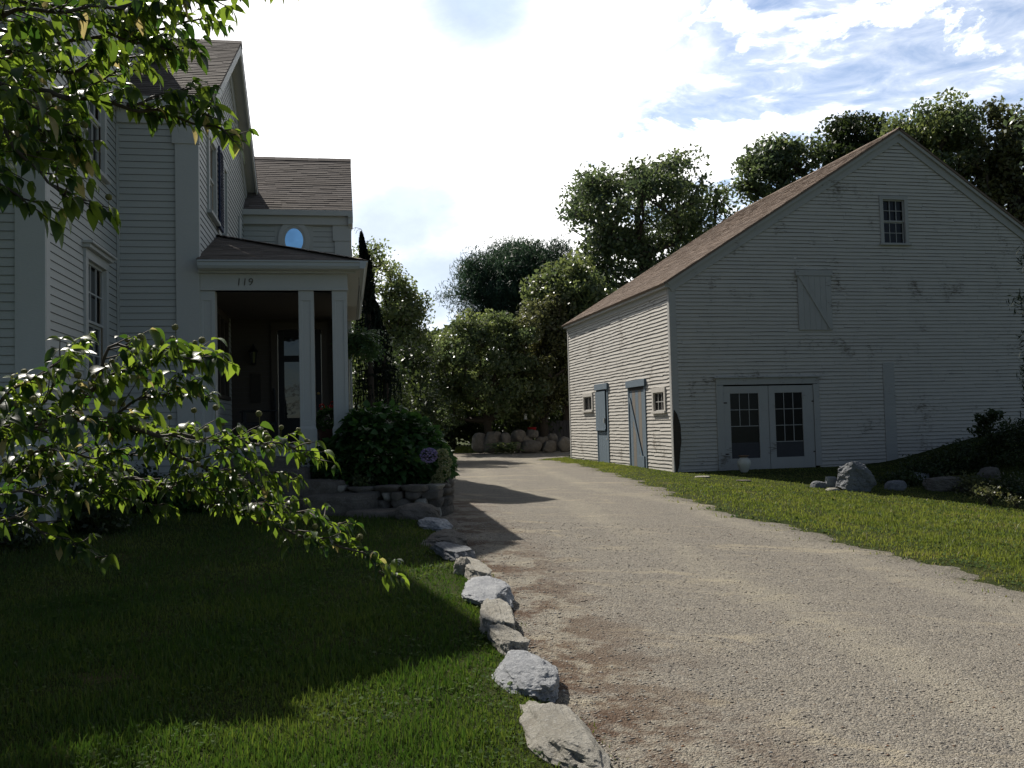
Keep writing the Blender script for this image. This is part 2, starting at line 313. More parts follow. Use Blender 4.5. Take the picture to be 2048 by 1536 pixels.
def build_drive():
    ys = np.concatenate([np.arange(.5, 14, .06), np.arange(14, 44.6, .15)]); ts = np.linspace(0, 1, 60)
    Yg, T = np.meshgrid(ys, ts, indexing='ij'); L_ = xl(Yg)-.12; R_ = xr(Yg); X = L_+(R_-L_)*T; Z = H0(X, Yg)
    Z = HD(X, Yg); e = np.minimum(np.minimum(T, 1-T)*(R_-L_)/.12, 1); Z = Z-.02*(1-e)
    V = np.stack([X, Yg, Z], -1).reshape(-1, 3); ny, nx = X.shape
    i = np.arange(ny-1)[:, None]*nx+np.arange(nx-1)[None]; F = np.stack([i, i+1, i+nx+1, i+nx], -1).reshape(-1, 4)
    m = Mat('gravel', .92, .15)
    big = m.vor(72); sm = m.vor(150); n = m.noise(1.0, 6, .65); n2 = m.noise(.9, 7, .68, (.7, 1.5, 1), 1.2); n3 = m.noise(16, 5, .7)
    c = m.mix(m.ramp(m.sep(big)[0], 0, 1, 0, 1, False), (0.142, 0.127, 0.113), (0.296, 0.265, 0.229)); c = m.mix(m.ramp(m.sep(sm)[1], .55, .9, 0, .45), c, (0.358, 0.319, 0.248))
    c = m.mix(m.ramp(m.sep(big)[2], .80, .9, 0, .5), c, (.075, .075, .08)); c = m.mix(m.ramp(m.sep(big)[1], .9, .95, 0, .5), c, (.38, .36, .32))
    c = m.mix(m.ramp(n2, .52, .66, 0, .6), c, (0.392, 0.338, 0.250)); c = m.mix(m.ramp(n, .55, .72, 0, .5), c, (0.174, 0.160, 0.144))
    tk = m.math('ADD', m.math('SINE', m.math('MULTIPLY', m.attr('edge'), 3.3), 0), m.math('MULTIPLY', m.noise(3.2, 8, .78, (1, .5, 1), .6), 3.6)); c = m.mix(m.ramp(tk, 2.0, 3.6, 0, .42), c, (.40, .36, .28))
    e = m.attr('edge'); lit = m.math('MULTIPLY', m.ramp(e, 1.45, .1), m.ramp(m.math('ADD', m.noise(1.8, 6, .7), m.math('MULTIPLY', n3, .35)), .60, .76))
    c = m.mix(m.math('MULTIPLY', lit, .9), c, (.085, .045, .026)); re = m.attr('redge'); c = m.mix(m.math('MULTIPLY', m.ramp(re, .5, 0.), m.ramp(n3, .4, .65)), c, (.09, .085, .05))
    c = m.mix(1., c, (.96, .97, .94), 'MULTIPLY'); m.base(c); hb = m.vor(72, 'Distance'); hs = m.vor(150, 'Distance')
    m.bump(m.math('ADD', m.math('ADD', hb, m.math('MULTIPLY', hs, .6)), m.math('MULTIPLY', m.noise(20, 4, .6), .8)), -.012, .9)
    o = fastmesh('driveway', V, F, None, m.m, smooth=True); tag(o, None, None, None, 'structure')
    for nm, val in (('edge', X-L_), ('redge', R_-X)):
        a = o.data.attributes.new(nm, 'FLOAT', 'POINT'); a.data.foreach_set('value', val.ravel().astype(np.float32))
build_drive()
# loose pebbles
def build_pebbles():
    n = 26000; y = 2.6+10*RNG.random(n)**1.5; l = xl(y); r = np.minimum(xr(y), .62*y+.3); t = RNG.random(n); t = np.where(RNG.random(n) < .45, t**2.2, t); x = l+(r-l)*t
    s = .003+.0065*RNG.random(n)**3.; s = s*(1+.03*y); z = HD(x, y)-.001
    base = np.array([(1, 0, 0), (0, 1, 0), (-1, 0, 0), (0, -1, 0), (0, 0, .7), (0, 0, -.6)], float); a = RNG.random(n)*6.28; ca, sa = np.cos(a), np.sin(a)
    sh = .6+.8*RNG.random((n, 6, 1)); P = base[None]*sh*s[:, None, None]*np.array([1.25, .9, .55]); Q = P.copy(); Q[..., 0] = P[..., 0]*ca[:, None]-P[..., 1]*sa[:, None]; Q[..., 1] = P[..., 0]*sa[:, None]+P[..., 1]*ca[:, None]
    Q += np.stack([x, y, z+s*.25], -1)[:, None]; T = np.array([(0, 1, 4), (1, 2, 4), (2, 3, 4), (3, 0, 4), (1, 0, 5), (2, 1, 5), (3, 2, 5), (0, 3, 5)])
    F = (np.arange(n)[:, None, None]*6+T[None]).reshape(-1, 3); m = Mat('pebbles', .8, .25); rr = m.attr('rnd')
    c = m.mix(rr, (0.192, 0.174, 0.150), (0.391, 0.351, 0.293)); c = m.mix(m.ramp(rr, .93, .96), c, (.50, .48, .44)); c = m.mix(m.ramp(rr, .05, .02), c, (.20, .10, .05)); m.base(c)
    o = fastmesh('loose_gravel', Q.reshape(-1, 3), F, np.repeat(RNG.random(n), 8), m.m); tag(o, 'loose grey and tan pebbles scattered over the driveway', 'gravel', None, 'stuff')
build_pebbles()
def rdirs(n, zb=0., rg=RNG):
    v = rg.normal(size=(n, 3)); v[:, 2] += zb; return v/np.linalg.norm(v, axis=1)[:, None]
def leafcloud(C, size, aspect=.55, rg=RNG, zb=0., dirs=None):
    n = len(C); u = rdirs(n, 0, rg) if dirs is None else dirs; v = np.cross(u, rdirs(n, zb, rg)); v /= np.linalg.norm(v, axis=1)[:, None]+1e-6
    w = np.cross(u, v); s = (size*(.6+.8*rg.random(n)))[:, None]
    V = np.stack([C-u*s, C+v*s*aspect+w*s*.12, C+u*s, C-v*s*aspect+w*s*.12], 1).reshape(-1, 3); F = np.arange(n*4).reshape(-1, 4); return V, F
# ---------------------------------------------------------------- grass
def blades(name, label, x, y, h, w, mat, dk=0.):
    n = len(x); z = HT(x, y)-.004; h = h*(.6+1.0*RNG.random(n)**3)*(1+.4*vnoise(np.stack([x, y, x*0], -1), 3.1, 6));  a = RNG.random(n)*6.28; lean = (RNG.random(n)**1.4)*.75; b = RNG.random(n)*6.28
    ux, uy = np.cos(a)*w, np.sin(a)*w; tip = np.stack([np.cos(b)*np.sin(lean)*h, np.sin(b)*np.sin(lean)*h, np.cos(lean)*h], -1)
    P = np.stack([x, y, z], -1); mid = P+tip*np.array([.35, .35, .6]); A = P+np.stack([ux, uy, 0*ux], -1); B = P-np.stack([ux, uy, 0*ux], -1)
    C = mid-np.stack([ux, uy, 0*ux], -1)*.7; D = mid+np.stack([ux, uy, 0*ux], -1)*.7; E_ = P+tip
    V = np.stack([A, B, C, D, E_], 1).reshape(-1, 3); i = np.arange(n)[:, None]*5
    F = np.concatenate([i+np.array([[0, 1, 2]]), i+np.array([[0, 2, 3]]), i+np.array([[3, 2, 4]])], 1).reshape(-1, 3)
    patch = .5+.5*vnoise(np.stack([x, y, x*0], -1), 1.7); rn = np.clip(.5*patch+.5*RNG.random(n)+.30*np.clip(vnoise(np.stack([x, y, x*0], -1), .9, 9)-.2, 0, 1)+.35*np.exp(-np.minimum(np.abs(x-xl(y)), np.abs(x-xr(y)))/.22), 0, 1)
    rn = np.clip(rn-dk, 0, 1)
    o = fastmesh(name, V, F, np.repeat(rn, 3), mat); tag(o, label, 'grass', None, 'stuff'); return o
GR = Mat('grass_blades', .55, .35); _a = GR.attr('rnd')
_c = GR.mix(_a, (.036, .062, .015), (0.170, 0.190, 0.052)); _c = GR.mix(GR.ramp(_a, .86, .97), _c, (.26, .20, .09)); GR.base(_c); GR.translucent(GR.mix(_a, (.06, .13, .014), (.27, .31, .045)), .42)
def build_grass():
    def samp(n, y0, y1, pw, fx0, fx1):
        y = y0+(y1-y0)*RNG.random(n)**pw; a = fx0(y); b = fx1(y); x = a+(b-a)*RNG.random(n); return x, y
    x, y = samp(120000, 3.2, 7.2, 1.25, lambda y: -.64*y-.1, lambda y: xl(y)-.03)
    x2, y2 = samp(50000, 7.2, 12.2, 1.1, lambda y: np.maximum(-.62*y, -6.2), lambda y: xl(y)-.05)
    x3, y3 = samp(16000, 3.2, 11.8, 1.2, lambda y: xl(y)-.32, lambda y: xl(y)+.07)
    x = np.concatenate([x, x2, x3]); y = np.concatenate([y, y2, y3]); n = len(x)
    patch = vnoise(np.stack([x, y, x*0], -1), 2.3, 2); keep = (RNG.random(n) < .75+.35*patch); x, y = x[keep], y[keep]; n = len(x)
    near = np.clip((xl(y)-x)/.6, .5, 1)
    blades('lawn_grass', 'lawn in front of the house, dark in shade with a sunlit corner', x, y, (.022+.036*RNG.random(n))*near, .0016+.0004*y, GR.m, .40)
    # clover and broad weeds among the blades
    def weeds(name, label, x, y, sz, mat):
        k = vnoise(np.stack([x, y, 0*x], -1), 2.9, 11) > .12; x, y, sz = x[k], y[k], sz[k]; n = len(x); z = HT(x, y)+.012+.022*RNG.random(n); d = rdirs(n, 0); d[:, 2] *= .35; d /= np.linalg.norm(d, axis=1)[:, None]
        V, F = leafcloud(np.stack([x, y, z], -1), sz, .75, RNG, 4., d); o = fastmesh(name, V, F, RNG.random(n), mat); tag(o, label, 'ground cover', None, 'stuff')
    CLV = foliage('clover_leaf', (.040, .075, .022), (.085, .125, .036), 1.6, .35, .75, .08)
    x, y = samp(9000, 3.3, 9.5, 1.2, lambda y: -.62*y, lambda y: xl(y)-.02); weeds('lawn_clover', 'clover and low weeds in the lawn before the house', x, y, .006+.0012*y, CLV)
    x, y = samp(8000, 7.2, 20, 1.3, lambda y: xr(y)-.15, lambda y: np.minimum(.62*y, 12)); weeds('verge_clover', 'clover and low weeds in the grass strip by the barn', x, y, .007+.0012*y, CLV)
    x, y = samp(150000, 7.0, 26, 1.35, lambda y: xr(y)-.02, lambda y: np.minimum(.74*y+.8, 16)); y = y
    k = ~((y > 24.9+(x-4.33)*.21) & (x > 3.2)); k &= (x > xr(y)-.05); k &= (RNG.random(len(x)) < np.clip((x-xr(y)+.1)/.9, .12, 1)+.5*(vnoise(np.stack([x, y, x*0], -1), 2.7, 8) > .1)); x, y = x[k], y[k]
    x4, y4 = samp(9000, 25, 36, 1., lambda y: xr(y), lambda y: 4.33-(y-25)*.2107); k = x4 < 4.33-(y4-25)*.2107; x = np.concatenate([x, x4[k]]); y = np.concatenate([y, y4[k]])
    xs, ys = samp(2500, 7, 34, 1.2, lambda y: xr(y)-.5, lambda y: xr(y)); kk = vnoise(np.stack([xs, ys, 0*xs], -1), 6, 5) > .15; x = np.concatenate([x, xs[kk]]); y = np.concatenate([y, ys[kk]])
    n = len(x); patch = vnoise(np.stack([x, y, x*0], -1), 1.1, 4); k = RNG.random(n) < .8+.4*patch; x, y = x[k], y[k]; n = len(x)
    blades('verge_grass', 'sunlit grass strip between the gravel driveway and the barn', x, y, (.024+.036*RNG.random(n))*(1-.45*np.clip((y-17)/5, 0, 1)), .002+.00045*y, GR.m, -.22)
    x, y = samp(7000, 44, 60, 1., lambda y: -6+0*y, lambda y: -1.6+0*y); blades('far_lawn_grass', 'small lit patch of lawn beyond the end of the driveway', x, y, .07+.05*RNG.random(len(x)), .02+0*x, GR.m)
build_grass()
# ---------------------------------------------------------------- siding, shingles
def siding(mb, P, ex, z0, z1, lo, hi, holes=(), expo=.1, out=(0, -1), thick=.013, jit=0., seg=3.0, mi=0, jl=.6, edge=.006):
    """boards on a vertical wall: P origin (x,y), ex direction, lo(z)/hi(z) limits along ex, holes = (s0,s1,za,zb)"""
    ex = np.array(ex, float); out = np.array(out, float); n = int(round((z1-z0)/expo)); e = (z1-z0)/n
    for k in range(n):
        za = z0+k*e; zb = za+e; zm = (za+zb)/2; L0, H_0 = lo(za), hi(za); L1, H1 = lo(min(zb, z1-1e-4)), hi(min(zb, z1-1e-4))
        iv = [(L0, H_0)]
        for (s0, s1, ha, hb) in holes:
            if ha < zm < hb:
                nv = []
                for a, b in iv:
                    if s1 <= a or s0 >= b: nv.append((a, b)); continue
                    if s0 > a: nv.append((a, s0))
                    if s1 < b: nv.append((s1, b))
                iv = nv
        for a, b in iv:
            s = a+1e-4; first = True; off = random.random()*seg
            while s < b-.005:
                t = min(b, s+off if first else s+seg*(.6+.8*random.random())); first = False
                if b-t < .25: t = b
                m = max(1, int((t-s)/jl)); ss = np.linspace(s, t, m+1); jz = [(random.random()-.5)*jit for _ in ss]; j0 = (random.random()-.5)*jit; r = random.random()
                for q in range(m):
                    gp = .0015 if jit else -.0004; sa, sb = ss[q]+(gp if q == 0 else 0), ss[q+1]-(gp if q == m-1 else 0)
                    def pt(sv, o, z): return (P[0]+ex[0]*sv+out[0]*o, P[1]+ex[1]*sv+out[1]*o, z)
                    ta = sa+(max(L1-L0, 0) if abs(sa-L0) < .01 else 0); tb = sb-(max(H_0-H1, 0) if abs(sb-H_0) < .01 else 0)
                    if tb < ta: ta = tb = (ta+tb)/2
                    b1, b2 = za+jz[q]+j0, za+jz[q+1]+j0
                    we = edge*(1+(random.random()-.5)*(1.2 if jit else 0)); kf = 1-we/(zb-za); of = .002+(thick-.002)*kf
                    mb.quad([pt(sa, of, b1+we), pt(sb, of, b2+we), pt(tb, .002, zb+.004), pt(ta, .002, zb+.004)], mi, r)
                    mb.quad([pt(sa, thick, b1), pt(sb, thick, b2), pt(sb, of, b2+we), pt(sa, of, b1+we)], mi+1, r)  # strip at the board's foot, lap shadow painted in its colour
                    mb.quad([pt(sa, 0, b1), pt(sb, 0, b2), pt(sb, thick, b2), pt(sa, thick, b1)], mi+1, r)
                s = t
def shingles(mb, O, U, V, N, length, lo, hi, row=.13, tab=.32, thick=.008, jit=.006, mi=0):
    O, U, V, N = (np.array(k, float) for k in (O, U, V, N)); n = int(math.ceil(length/row)); 
    for k in range(n):
        va, vb = k*row, min((k+1)*row, length); vm = min(va, length-1e-4); a, b = lo(vm), hi(vm)
        if b-a < .01: continue
        s = a-random.random()*tab
        while s < b:
            e = s+tab*(.75+.5*random.random()); sa, sb = max(s, a), min(e, b); s = e
            if sb-sa < .004: continue
            j = (random.random()-.5)*jit*2; th = thick*(.7+.7*random.random()); r = random.random()
            p = lambda u, v, h: tuple(O+U*u+V*v+N*h)
            mb.quad([p(sa, va+j, th), p(sb, va+j, th), p(sb, vb+.01, .001), p(sa, vb+.01, .001)], mi, r)
            mb.quad([p(sa, va+j, 0), p(sb, va+j, 0), p(sb, va+j, th), p(sa, va+j, th)], mi, r)
def roof_slab(mb, O, U, V, N, w0, w1, length, th=.06):
    O, U, V, N = (np.array(k, float) for k in (O, U, V, N)); mb.prism([O+U*w0-N*.002, O+U*w1-N*.002, O+U*w1+V*length-N*.002, O+U*w0+V*length-N*.002], -N*th, 0, .5)
def window_front(parent, x0, x1, z0, z1, y, nx, nz, casing=.1, mat=TRIM, glass=GLASS, axis='x', name='window', sill=True, double=True, head=False, cap=0., depth=.04, curtain=False, inset=.05):
    """window in a wall; axis 'x': wall faces -y at y; axis 'y': wall faces +x at x=y (then x0,x1 run along y)"""
    sg = -1 if axis == 'x' else 1
    def bx(mb, a0, a1, o0, o1, c0, c1, mi=0):
        lo, hi = sorted((y+sg*o0, y+sg*o1))
        if axis == 'x': mb.box(a0, a1, lo, hi, c0, c1, mi)
        elif axis == 'y': mb.box(lo, hi, a0, a1, c0, c1, mi)
    if axis == 'w': pass
    f = MB(); c = casing
    bx(f, x0-c, x0, -.02, depth, z0, z1); bx(f, x1, x1+c, -.02, depth, z0, z1); bx(f, x0-c, x1+c, -.02, depth+.002, z1, z1+c)
    w = f.build(name, mat, parent, bevel=.003)
    if head:
        h = MB(); bx(h, x0-c-.03, x1+c+.03, -.02, depth+.06, z1+c+.002, z1+c+.05); bx(h, x0-c-.06, x1+c+.06, -.02, depth+.10, z1+c+.052, z1+c+.085); h.build('cornice', mat, w, bevel=.004)
    if sill:
        s = MB(); bx(s, x0-c-.04, x1+c+.04, -.02, depth+.045, z0-.055, z0-.002); s.build('sill', mat, w, bevel=.004)
    m = MB(); zm = (z0+z1)/2; fr = .035
    halves = [(z0, zm, -inset-.02), (zm, z1, -inset+.012)] if double else [(z0, z1, -inset)]
    for (a, b, o) in halves:
        bx(m, x0+.001, x0+fr, o, o+.028, a, b); bx(m, x1-fr, x1-.001, o, o+.028, a, b); bx(m, x0+fr, x1-fr, o, o+.0275, a, a+fr); bx(m, x0+fr, x1-fr, o, o+.0275, b-fr, b)
        for k in range(1, nx): xc = x0+fr+(x1-x0-2*fr)*k/nx; bx(m, xc-.009, xc+.009, o+.004, o+.022, a+fr, b-fr)
        nn = nz//2 if double else nz
        for k in range(1, nn): zc = a+fr+(b-a-2*fr)*k/nn; bx(m, x0+fr, x1-fr, o+.005, o+.021, zc-.009, zc+.009)
    m.build('sash', mat, w)
    g = MB(); 
    if axis == 'x': g.quad([(x0, y+inset+.012, z0), (x1, y+inset+.012, z0), (x1, y+inset+.012, z1), (x0, y+inset+.012, z1)])
    else: g.quad([(y-inset-.012, x0, z0), (y-inset-.012, x1, z0), (y-inset-.012, x1, z1), (y-inset-.012, x0, z1)])
    g.build('pane', glass, w)
    return w
# ---------------------------------------------------------------- barn
def build_barn():
    c = at(1350, 945, 25.0); B = thing('barn', 'large weathered white clapboard barn with a brown shingle roof and blue side doors', 'barn', (c[0], c[1], 0), R(11.9))
    Wd, D, AX, AZ, EZ = 13.6, 10.4, 7.15, 9.42, 5.0
    lo = lambda z: .0 if z < EZ else (z-EZ)/(AZ-EZ)*AX
    hi = lambda z: Wd if z < EZ else Wd-(z-EZ)/(AZ-EZ)*(Wd-AX)
    g = MB(); holes = [(1.3, 4.3, -.1, 2.42), (6.53, 7.32, 6.22, 7.57)]
    siding(g, (0, 0), (1, 0), -.22, AZ-.12, lo, hi, holes, .103, (0, -1), .024, .014, 3.2, jl=.5)
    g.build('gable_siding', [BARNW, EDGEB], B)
    s = MB(); hs = [(2.1, 3.54, -.3, 2.44), (5.66, 6.84, -.3, 2.5), (.50, 1.41, 1.58, 2.17), (7.37, 8.45, 1.73, 2.29)]
    siding(s, (0, 0), (0, 1), -.17, EZ+.02, lambda z: .0, lambda z: D, hs, .102, (-1, 0), .024, .022, 2.6, jl=.35)
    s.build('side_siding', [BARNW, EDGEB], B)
    k = MB(); k.quad([(Wd, 0, -.4), (Wd, D, -.4), (Wd, D, EZ), (Wd, 0, EZ)]); k.quad([(0, D, -.4), (Wd, D, -.4), (Wd, D, EZ), (AX, D, AZ), (0, D, EZ)])
    k.quad([(0, 0, -.02), (0, D, -.02), (Wd, D, -.02), (Wd, 0, -.02)], 1); k.build('rear_wall', [BARNW, DARK], B)
    i = MB(); i.box(.3, Wd-.3, 2.5, 2.55, -.02, 4.9); i.build('inner_partition', DARK, B)
    # corner boards
    t = MB(); t.box(-.028, .17, -.03, -.002, -.25, EZ-.1); t.box(-.03, -.002, 0, .12, -.2, EZ-.1); t.build('corner_board', BARNT, B, bevel=.003); t = MB(); t.box(-.03, 0, D-.1, D+.02, -.2, EZ-.15); t.build('corner_board', BARNT, B, bevel=.003)
    t = MB(); t.prism([(.015, -.036, 1.62), (.10, -.036, 1.50), (.19, -.036, 1.20), (.20, -.036, .75), (.15, -.036, .42), (.12, -.036, .1), (.02, -.036, -.15), (-.022, -.036, .4), (-.02, -.036, 1.2)], (0, .004, 0)); t.build('bare_patch', plain('rotten_wood', (.075, .06, .045), (.03, .025, .02), .95, 6), B)
    # roof: two slopes, shingled
    sl = math.hypot(AX, AZ-EZ); Vl = np.array([AX, 0, AZ-EZ])/sl; Nl = np.array([-(AZ-EZ), 0, AX])/sl
    ovh = .22; Ol = np.array([0, -.16, EZ+.10])-Vl*ovh
    r = MB(); shingles(r, Ol+Nl*.062, (0, 1, 0), Vl, Nl, sl+ovh, lambda v: 0, lambda v: D+.3, .14, .30, .010, .012); 
    W2 = Wd-AX; sr = math.hypot(W2, AZ-EZ); Vr = np.array([-W2, 0, AZ-EZ])/sr; Nr = np.array([AZ-EZ, 0, W2])/sr; Or = np.array([Wd, -.16, EZ+.10])-Vr*ovh
    shingles(r, Or+Nr*.062, (0, 1, 0), Vr, Nr, sr+ovh, lambda v: 0, lambda v: D+.3, .14, .30, .010, .012)
    roof_slab(r, Ol+Nl*.06, (0, 1, 0), Vl, Nl, .005, D+.295, sl+ovh-.01, .05); roof_slab(r, Or+Nr*.06, (0, 1, 0), Vr, Nr, .005, D+.295, sr+ovh-.01, .05)
    n = 38
    for q in range(n): y = -.165+(D+.31)*q/n; h = AZ+.19+.01*random.random(); r.prism([(AX-.17, y, h-.13), (AX, y, h), (AX+.17, y, h-.13), (AX, y, h-.02)], (0, (D+.31)/n, 0))
    r.build('roof', ROOFB, B)
    # rake boards on the front gable, frieze under eave
    t = MB()
    for (E0, V, N, L) in ((np.array([0, 0, EZ+.10]), Vl, Nl, sl), (np.array([Wd, 0, EZ+.10]), Vr, Nr, sr)):
        a = E0-V*.10; b = E0+V*L
        for (y0, th, n0, n1) in ((-.055, .05, .008, -.27), (-.125, .069, .008, -.075)):
            p = [a+N*n1, a+N*n0, b+N*n0, b+N*n1]; p = [np.array([q[0], y0, q[2]]) for q in p]
            xa = AX; 
            for q in (2, 3):   # clip at the apex line
                d = V; kk = (xa-p[q][0])/d[0]; p[q] = p[q]+d*kk
            t.prism(p, (0, th, 0))
    t.build('rake_board', BARNT, B)
    t = MB(); t.box(-.16, -.03, -.1, D+.08, EZ-.07, EZ+.04); t.box(-.045, -.002, 0, D, EZ-.22, EZ-.07); t.build('eave_board', BARNT, B)
    # vertical board at the joint, hatch, wide doors
    t = MB(); t.box(6.36, 6.72, -.034, -.002, -.25, 2.82); t.build('vertical_board', BARNT, B, bevel=.004)
    h = MB(); 
    for q in range(6): x = 3.80+.172*q; h.box(x, x+.168, -.055, -.018, 3.76, 5.28)
    h.box(3.74, 4.88, -.075, -.018, 5.285, 5.44); hp = h.build('hatch_door', BARNT, B, bevel=.003)
    b_ = MB(); b_.prism([(3.82, -.085, 5.26), (3.90, -.085, 5.28), (4.80, -.085, 3.82), (4.72, -.085, 3.79)], (0, .029, 0)); b_.build('brace', BARNT, hp, bevel=.003)
    f = MB(); f.box(1.25, 1.46, -.045, .0, -.08, 2.25); f.box(4.16, 4.34, -.045, 0, -.03, 2.25); f.box(1.25, 4.34, -.047, 0, 2.26, 2.44); f.box(1.20, 4.38, -.10, 0, 2.442, 2.475, 0)
    f.box(1.25, 4.34, -.06, 0, -.22, -.10); f.build('door_frame', BARNT, B, bevel=.004)
    for (x0, x1, g0, g1, seed) in ((1.47, 2.79, 1.66, 2.50, 0), (2.805, 4.15, 2.99, 3.82, 1)):
        m = MB(); z0, z1 = -.07, 2.22; gz0, gz1 = .24, 2.02
        m.box(x0, g0, -.022, .018, z0, z1); m.box(g1, x1, -.022, .018, z0, z1); m.box(g0, g1, -.0215, .018, gz1, z1); m.box(g0, g1, -.0215, .018, z0, gz0)
        d = m.build('carriage_door', BARNT, B, bevel=.003)
        p = MB(); p.box(g0, g1, 0, .012, gz0, gz0+.43); p.build('lower_panel', plain('grey_board_panel', (.07, .07, .075), (.045, .045, .048), .85), d)
        p = MB(); p.quad([(g0, .014, gz0+.43), (g1, .014, gz0+.43), (g1, .014, gz1), (g0, .014, gz1)]); p.build('pane', OLDG, d)
        mu = MB(); zb = gz0+.43; hh = (gz1-zb)/3
        rows = (1, 2) if seed else (1, )
        for q in (1, 2):
            xc = g0+(g1-g0)*q/3; mu.box(xc-.008, xc+.008, -.004, .010, zb if seed else zb+hh, gz1)
        for q in (0, 1, 2) if seed else (1, 2): mu.box(g0, g1, -.005, .009, zb+hh*q-.009, zb+hh*q+.009)
        mu.build('muntin', BARNT, d)
        hx = x0 if seed == 0 else x1
        for hz in (.35, 1.75): hg = MB(); hg.box(hx-.05, hx+.09 if seed == 0 else hx+.02, -.03, -.0225, hz, hz+.035); hg.build('hinge', RUST, d)
    window_front(B, 6.58, 7.27, 6.25, 7.52, 0, 3, 4, .11, BARNT, OLDG, name='gable_window', depth=.05)
    # side: small windows and blue doors (wall faces -x)
    def sidewin(y0, y1, z0, z1, nx, nz, nm):
        f = MB(); c = .11; f.box(-.05, .02, y0-c, y0, z0, z1); f.box(-.05, .02, y1, y1+c, z0, z1); f.box(-.052, .02, y0-c, y1+c, z1, z1+.13); f.box(-.085, .02, y0-c-.02, y1+c+.02, z0-.07, z0)
        w = f.build('side_window', BARNW, B, bevel=.004); s = MB(); s.box(.0, .025, y0, y1, z0, z0+.03); s.box(.0, .025, y0, y1, z1-.03, z1)
        for q in range(1, nx): yc = y0+(y1-y0)*q/nx; s.box(.002, .02, yc-.01, yc+.01, z0, z1)
        for q in range(1, nz): zc = z0+(z1-z0)*q/nz; s.box(.001, .021, y0, y1, zc-.011, zc+.011)
        s.build('sash', BARNT, w); g_ = MB(); g_.quad([(.03, y0, z0), (.03, y1, z0), (.03, y1, z1), (.03, y0, z1)]); g_.build('pane', OLDG, w)
    sidewin(.55, 1.36, 1.60, 2.12, 3, 2, 'a'); sidewin(7.42, 8.4, 1.76, 2.24, 2, 1, 'b')
    # far blue split door
    for (y0, y1, zt, kind) in ((5.72, 6.8, 2.42, 0), (2.15, 3.5, 2.36, 1)):
        f = MB(); f.box(-.04, .02, y0-.11, y0, -.12, zt); f.box(-.04, .02, y1, y1+.08, -.12, zt); f.box(-.085, .02, y0-.18, y1+.14, zt, zt+.2)
        fr = f.build('blue_door_frame', BLUE, B, bevel=.004)
        n = 5; wd = (y1-y0)/n
        if kind == 0:
            m = MB()
            for q in range(n): m.box(-.02, .01, y0+wd*q+.002, y0+wd*(q+1)-.002, -.1+.06*random.random(), 1.02)
            d = m.build('lower_door_leaf', BLUE, B, bevel=.003)
            m = MB()
            for q in range(n): m.box(-.06, -.032, y0+wd*q+.12+.002, y0+wd*(q+1)+.12-.002, 1.04, zt-.04)
            m.box(-.085, -.062, y0+.14, y1+.08, 1.05, 1.10); d2 = m.build('upper_door_leaf', BLUE, B, bevel=.003)
            hd = MB(); hd.box(-.10, -.062, y0+.16, y0+.20, 1.3, 1.46); hd.build('latch', BARNT, d2)
            hd = MB(); hd.box(-.05, -.021, y0+.02, y0+.10, .75, .79); hd.build('latch', BARNT, d)
        else:
            m = MB(); 
            for q in range(n): m.box(-.018, .01, y0+wd*q+.003, y0+wd*(q+1)-.003, -.12+.05*random.random(), zt-.1, 1 if q in (1, 3) else 0)
            m.box(-.0185, .01, y0+.02, y1-.02, zt-.099, zt-.001, 2); d = m.build('plank_door', [BLUE, BAREWOOD, DARK], B, bevel=.003)
            m = MB(); m.prism([(-.05, y1-.02, 2.02), (-.05, y1-.13, 2.06), (-.05, y0+.10, .06), (-.05, y0+.20, .03)], (.03, 0, 0)); m.build('brace', BLUE, d, bevel=.003)
            m = MB(); m.box(-.055, -.022, y0+.08, y0+.62, -.08, .30); m.build('patch_board', BLUE, d, bevel=.003)
    return B
build_barn()
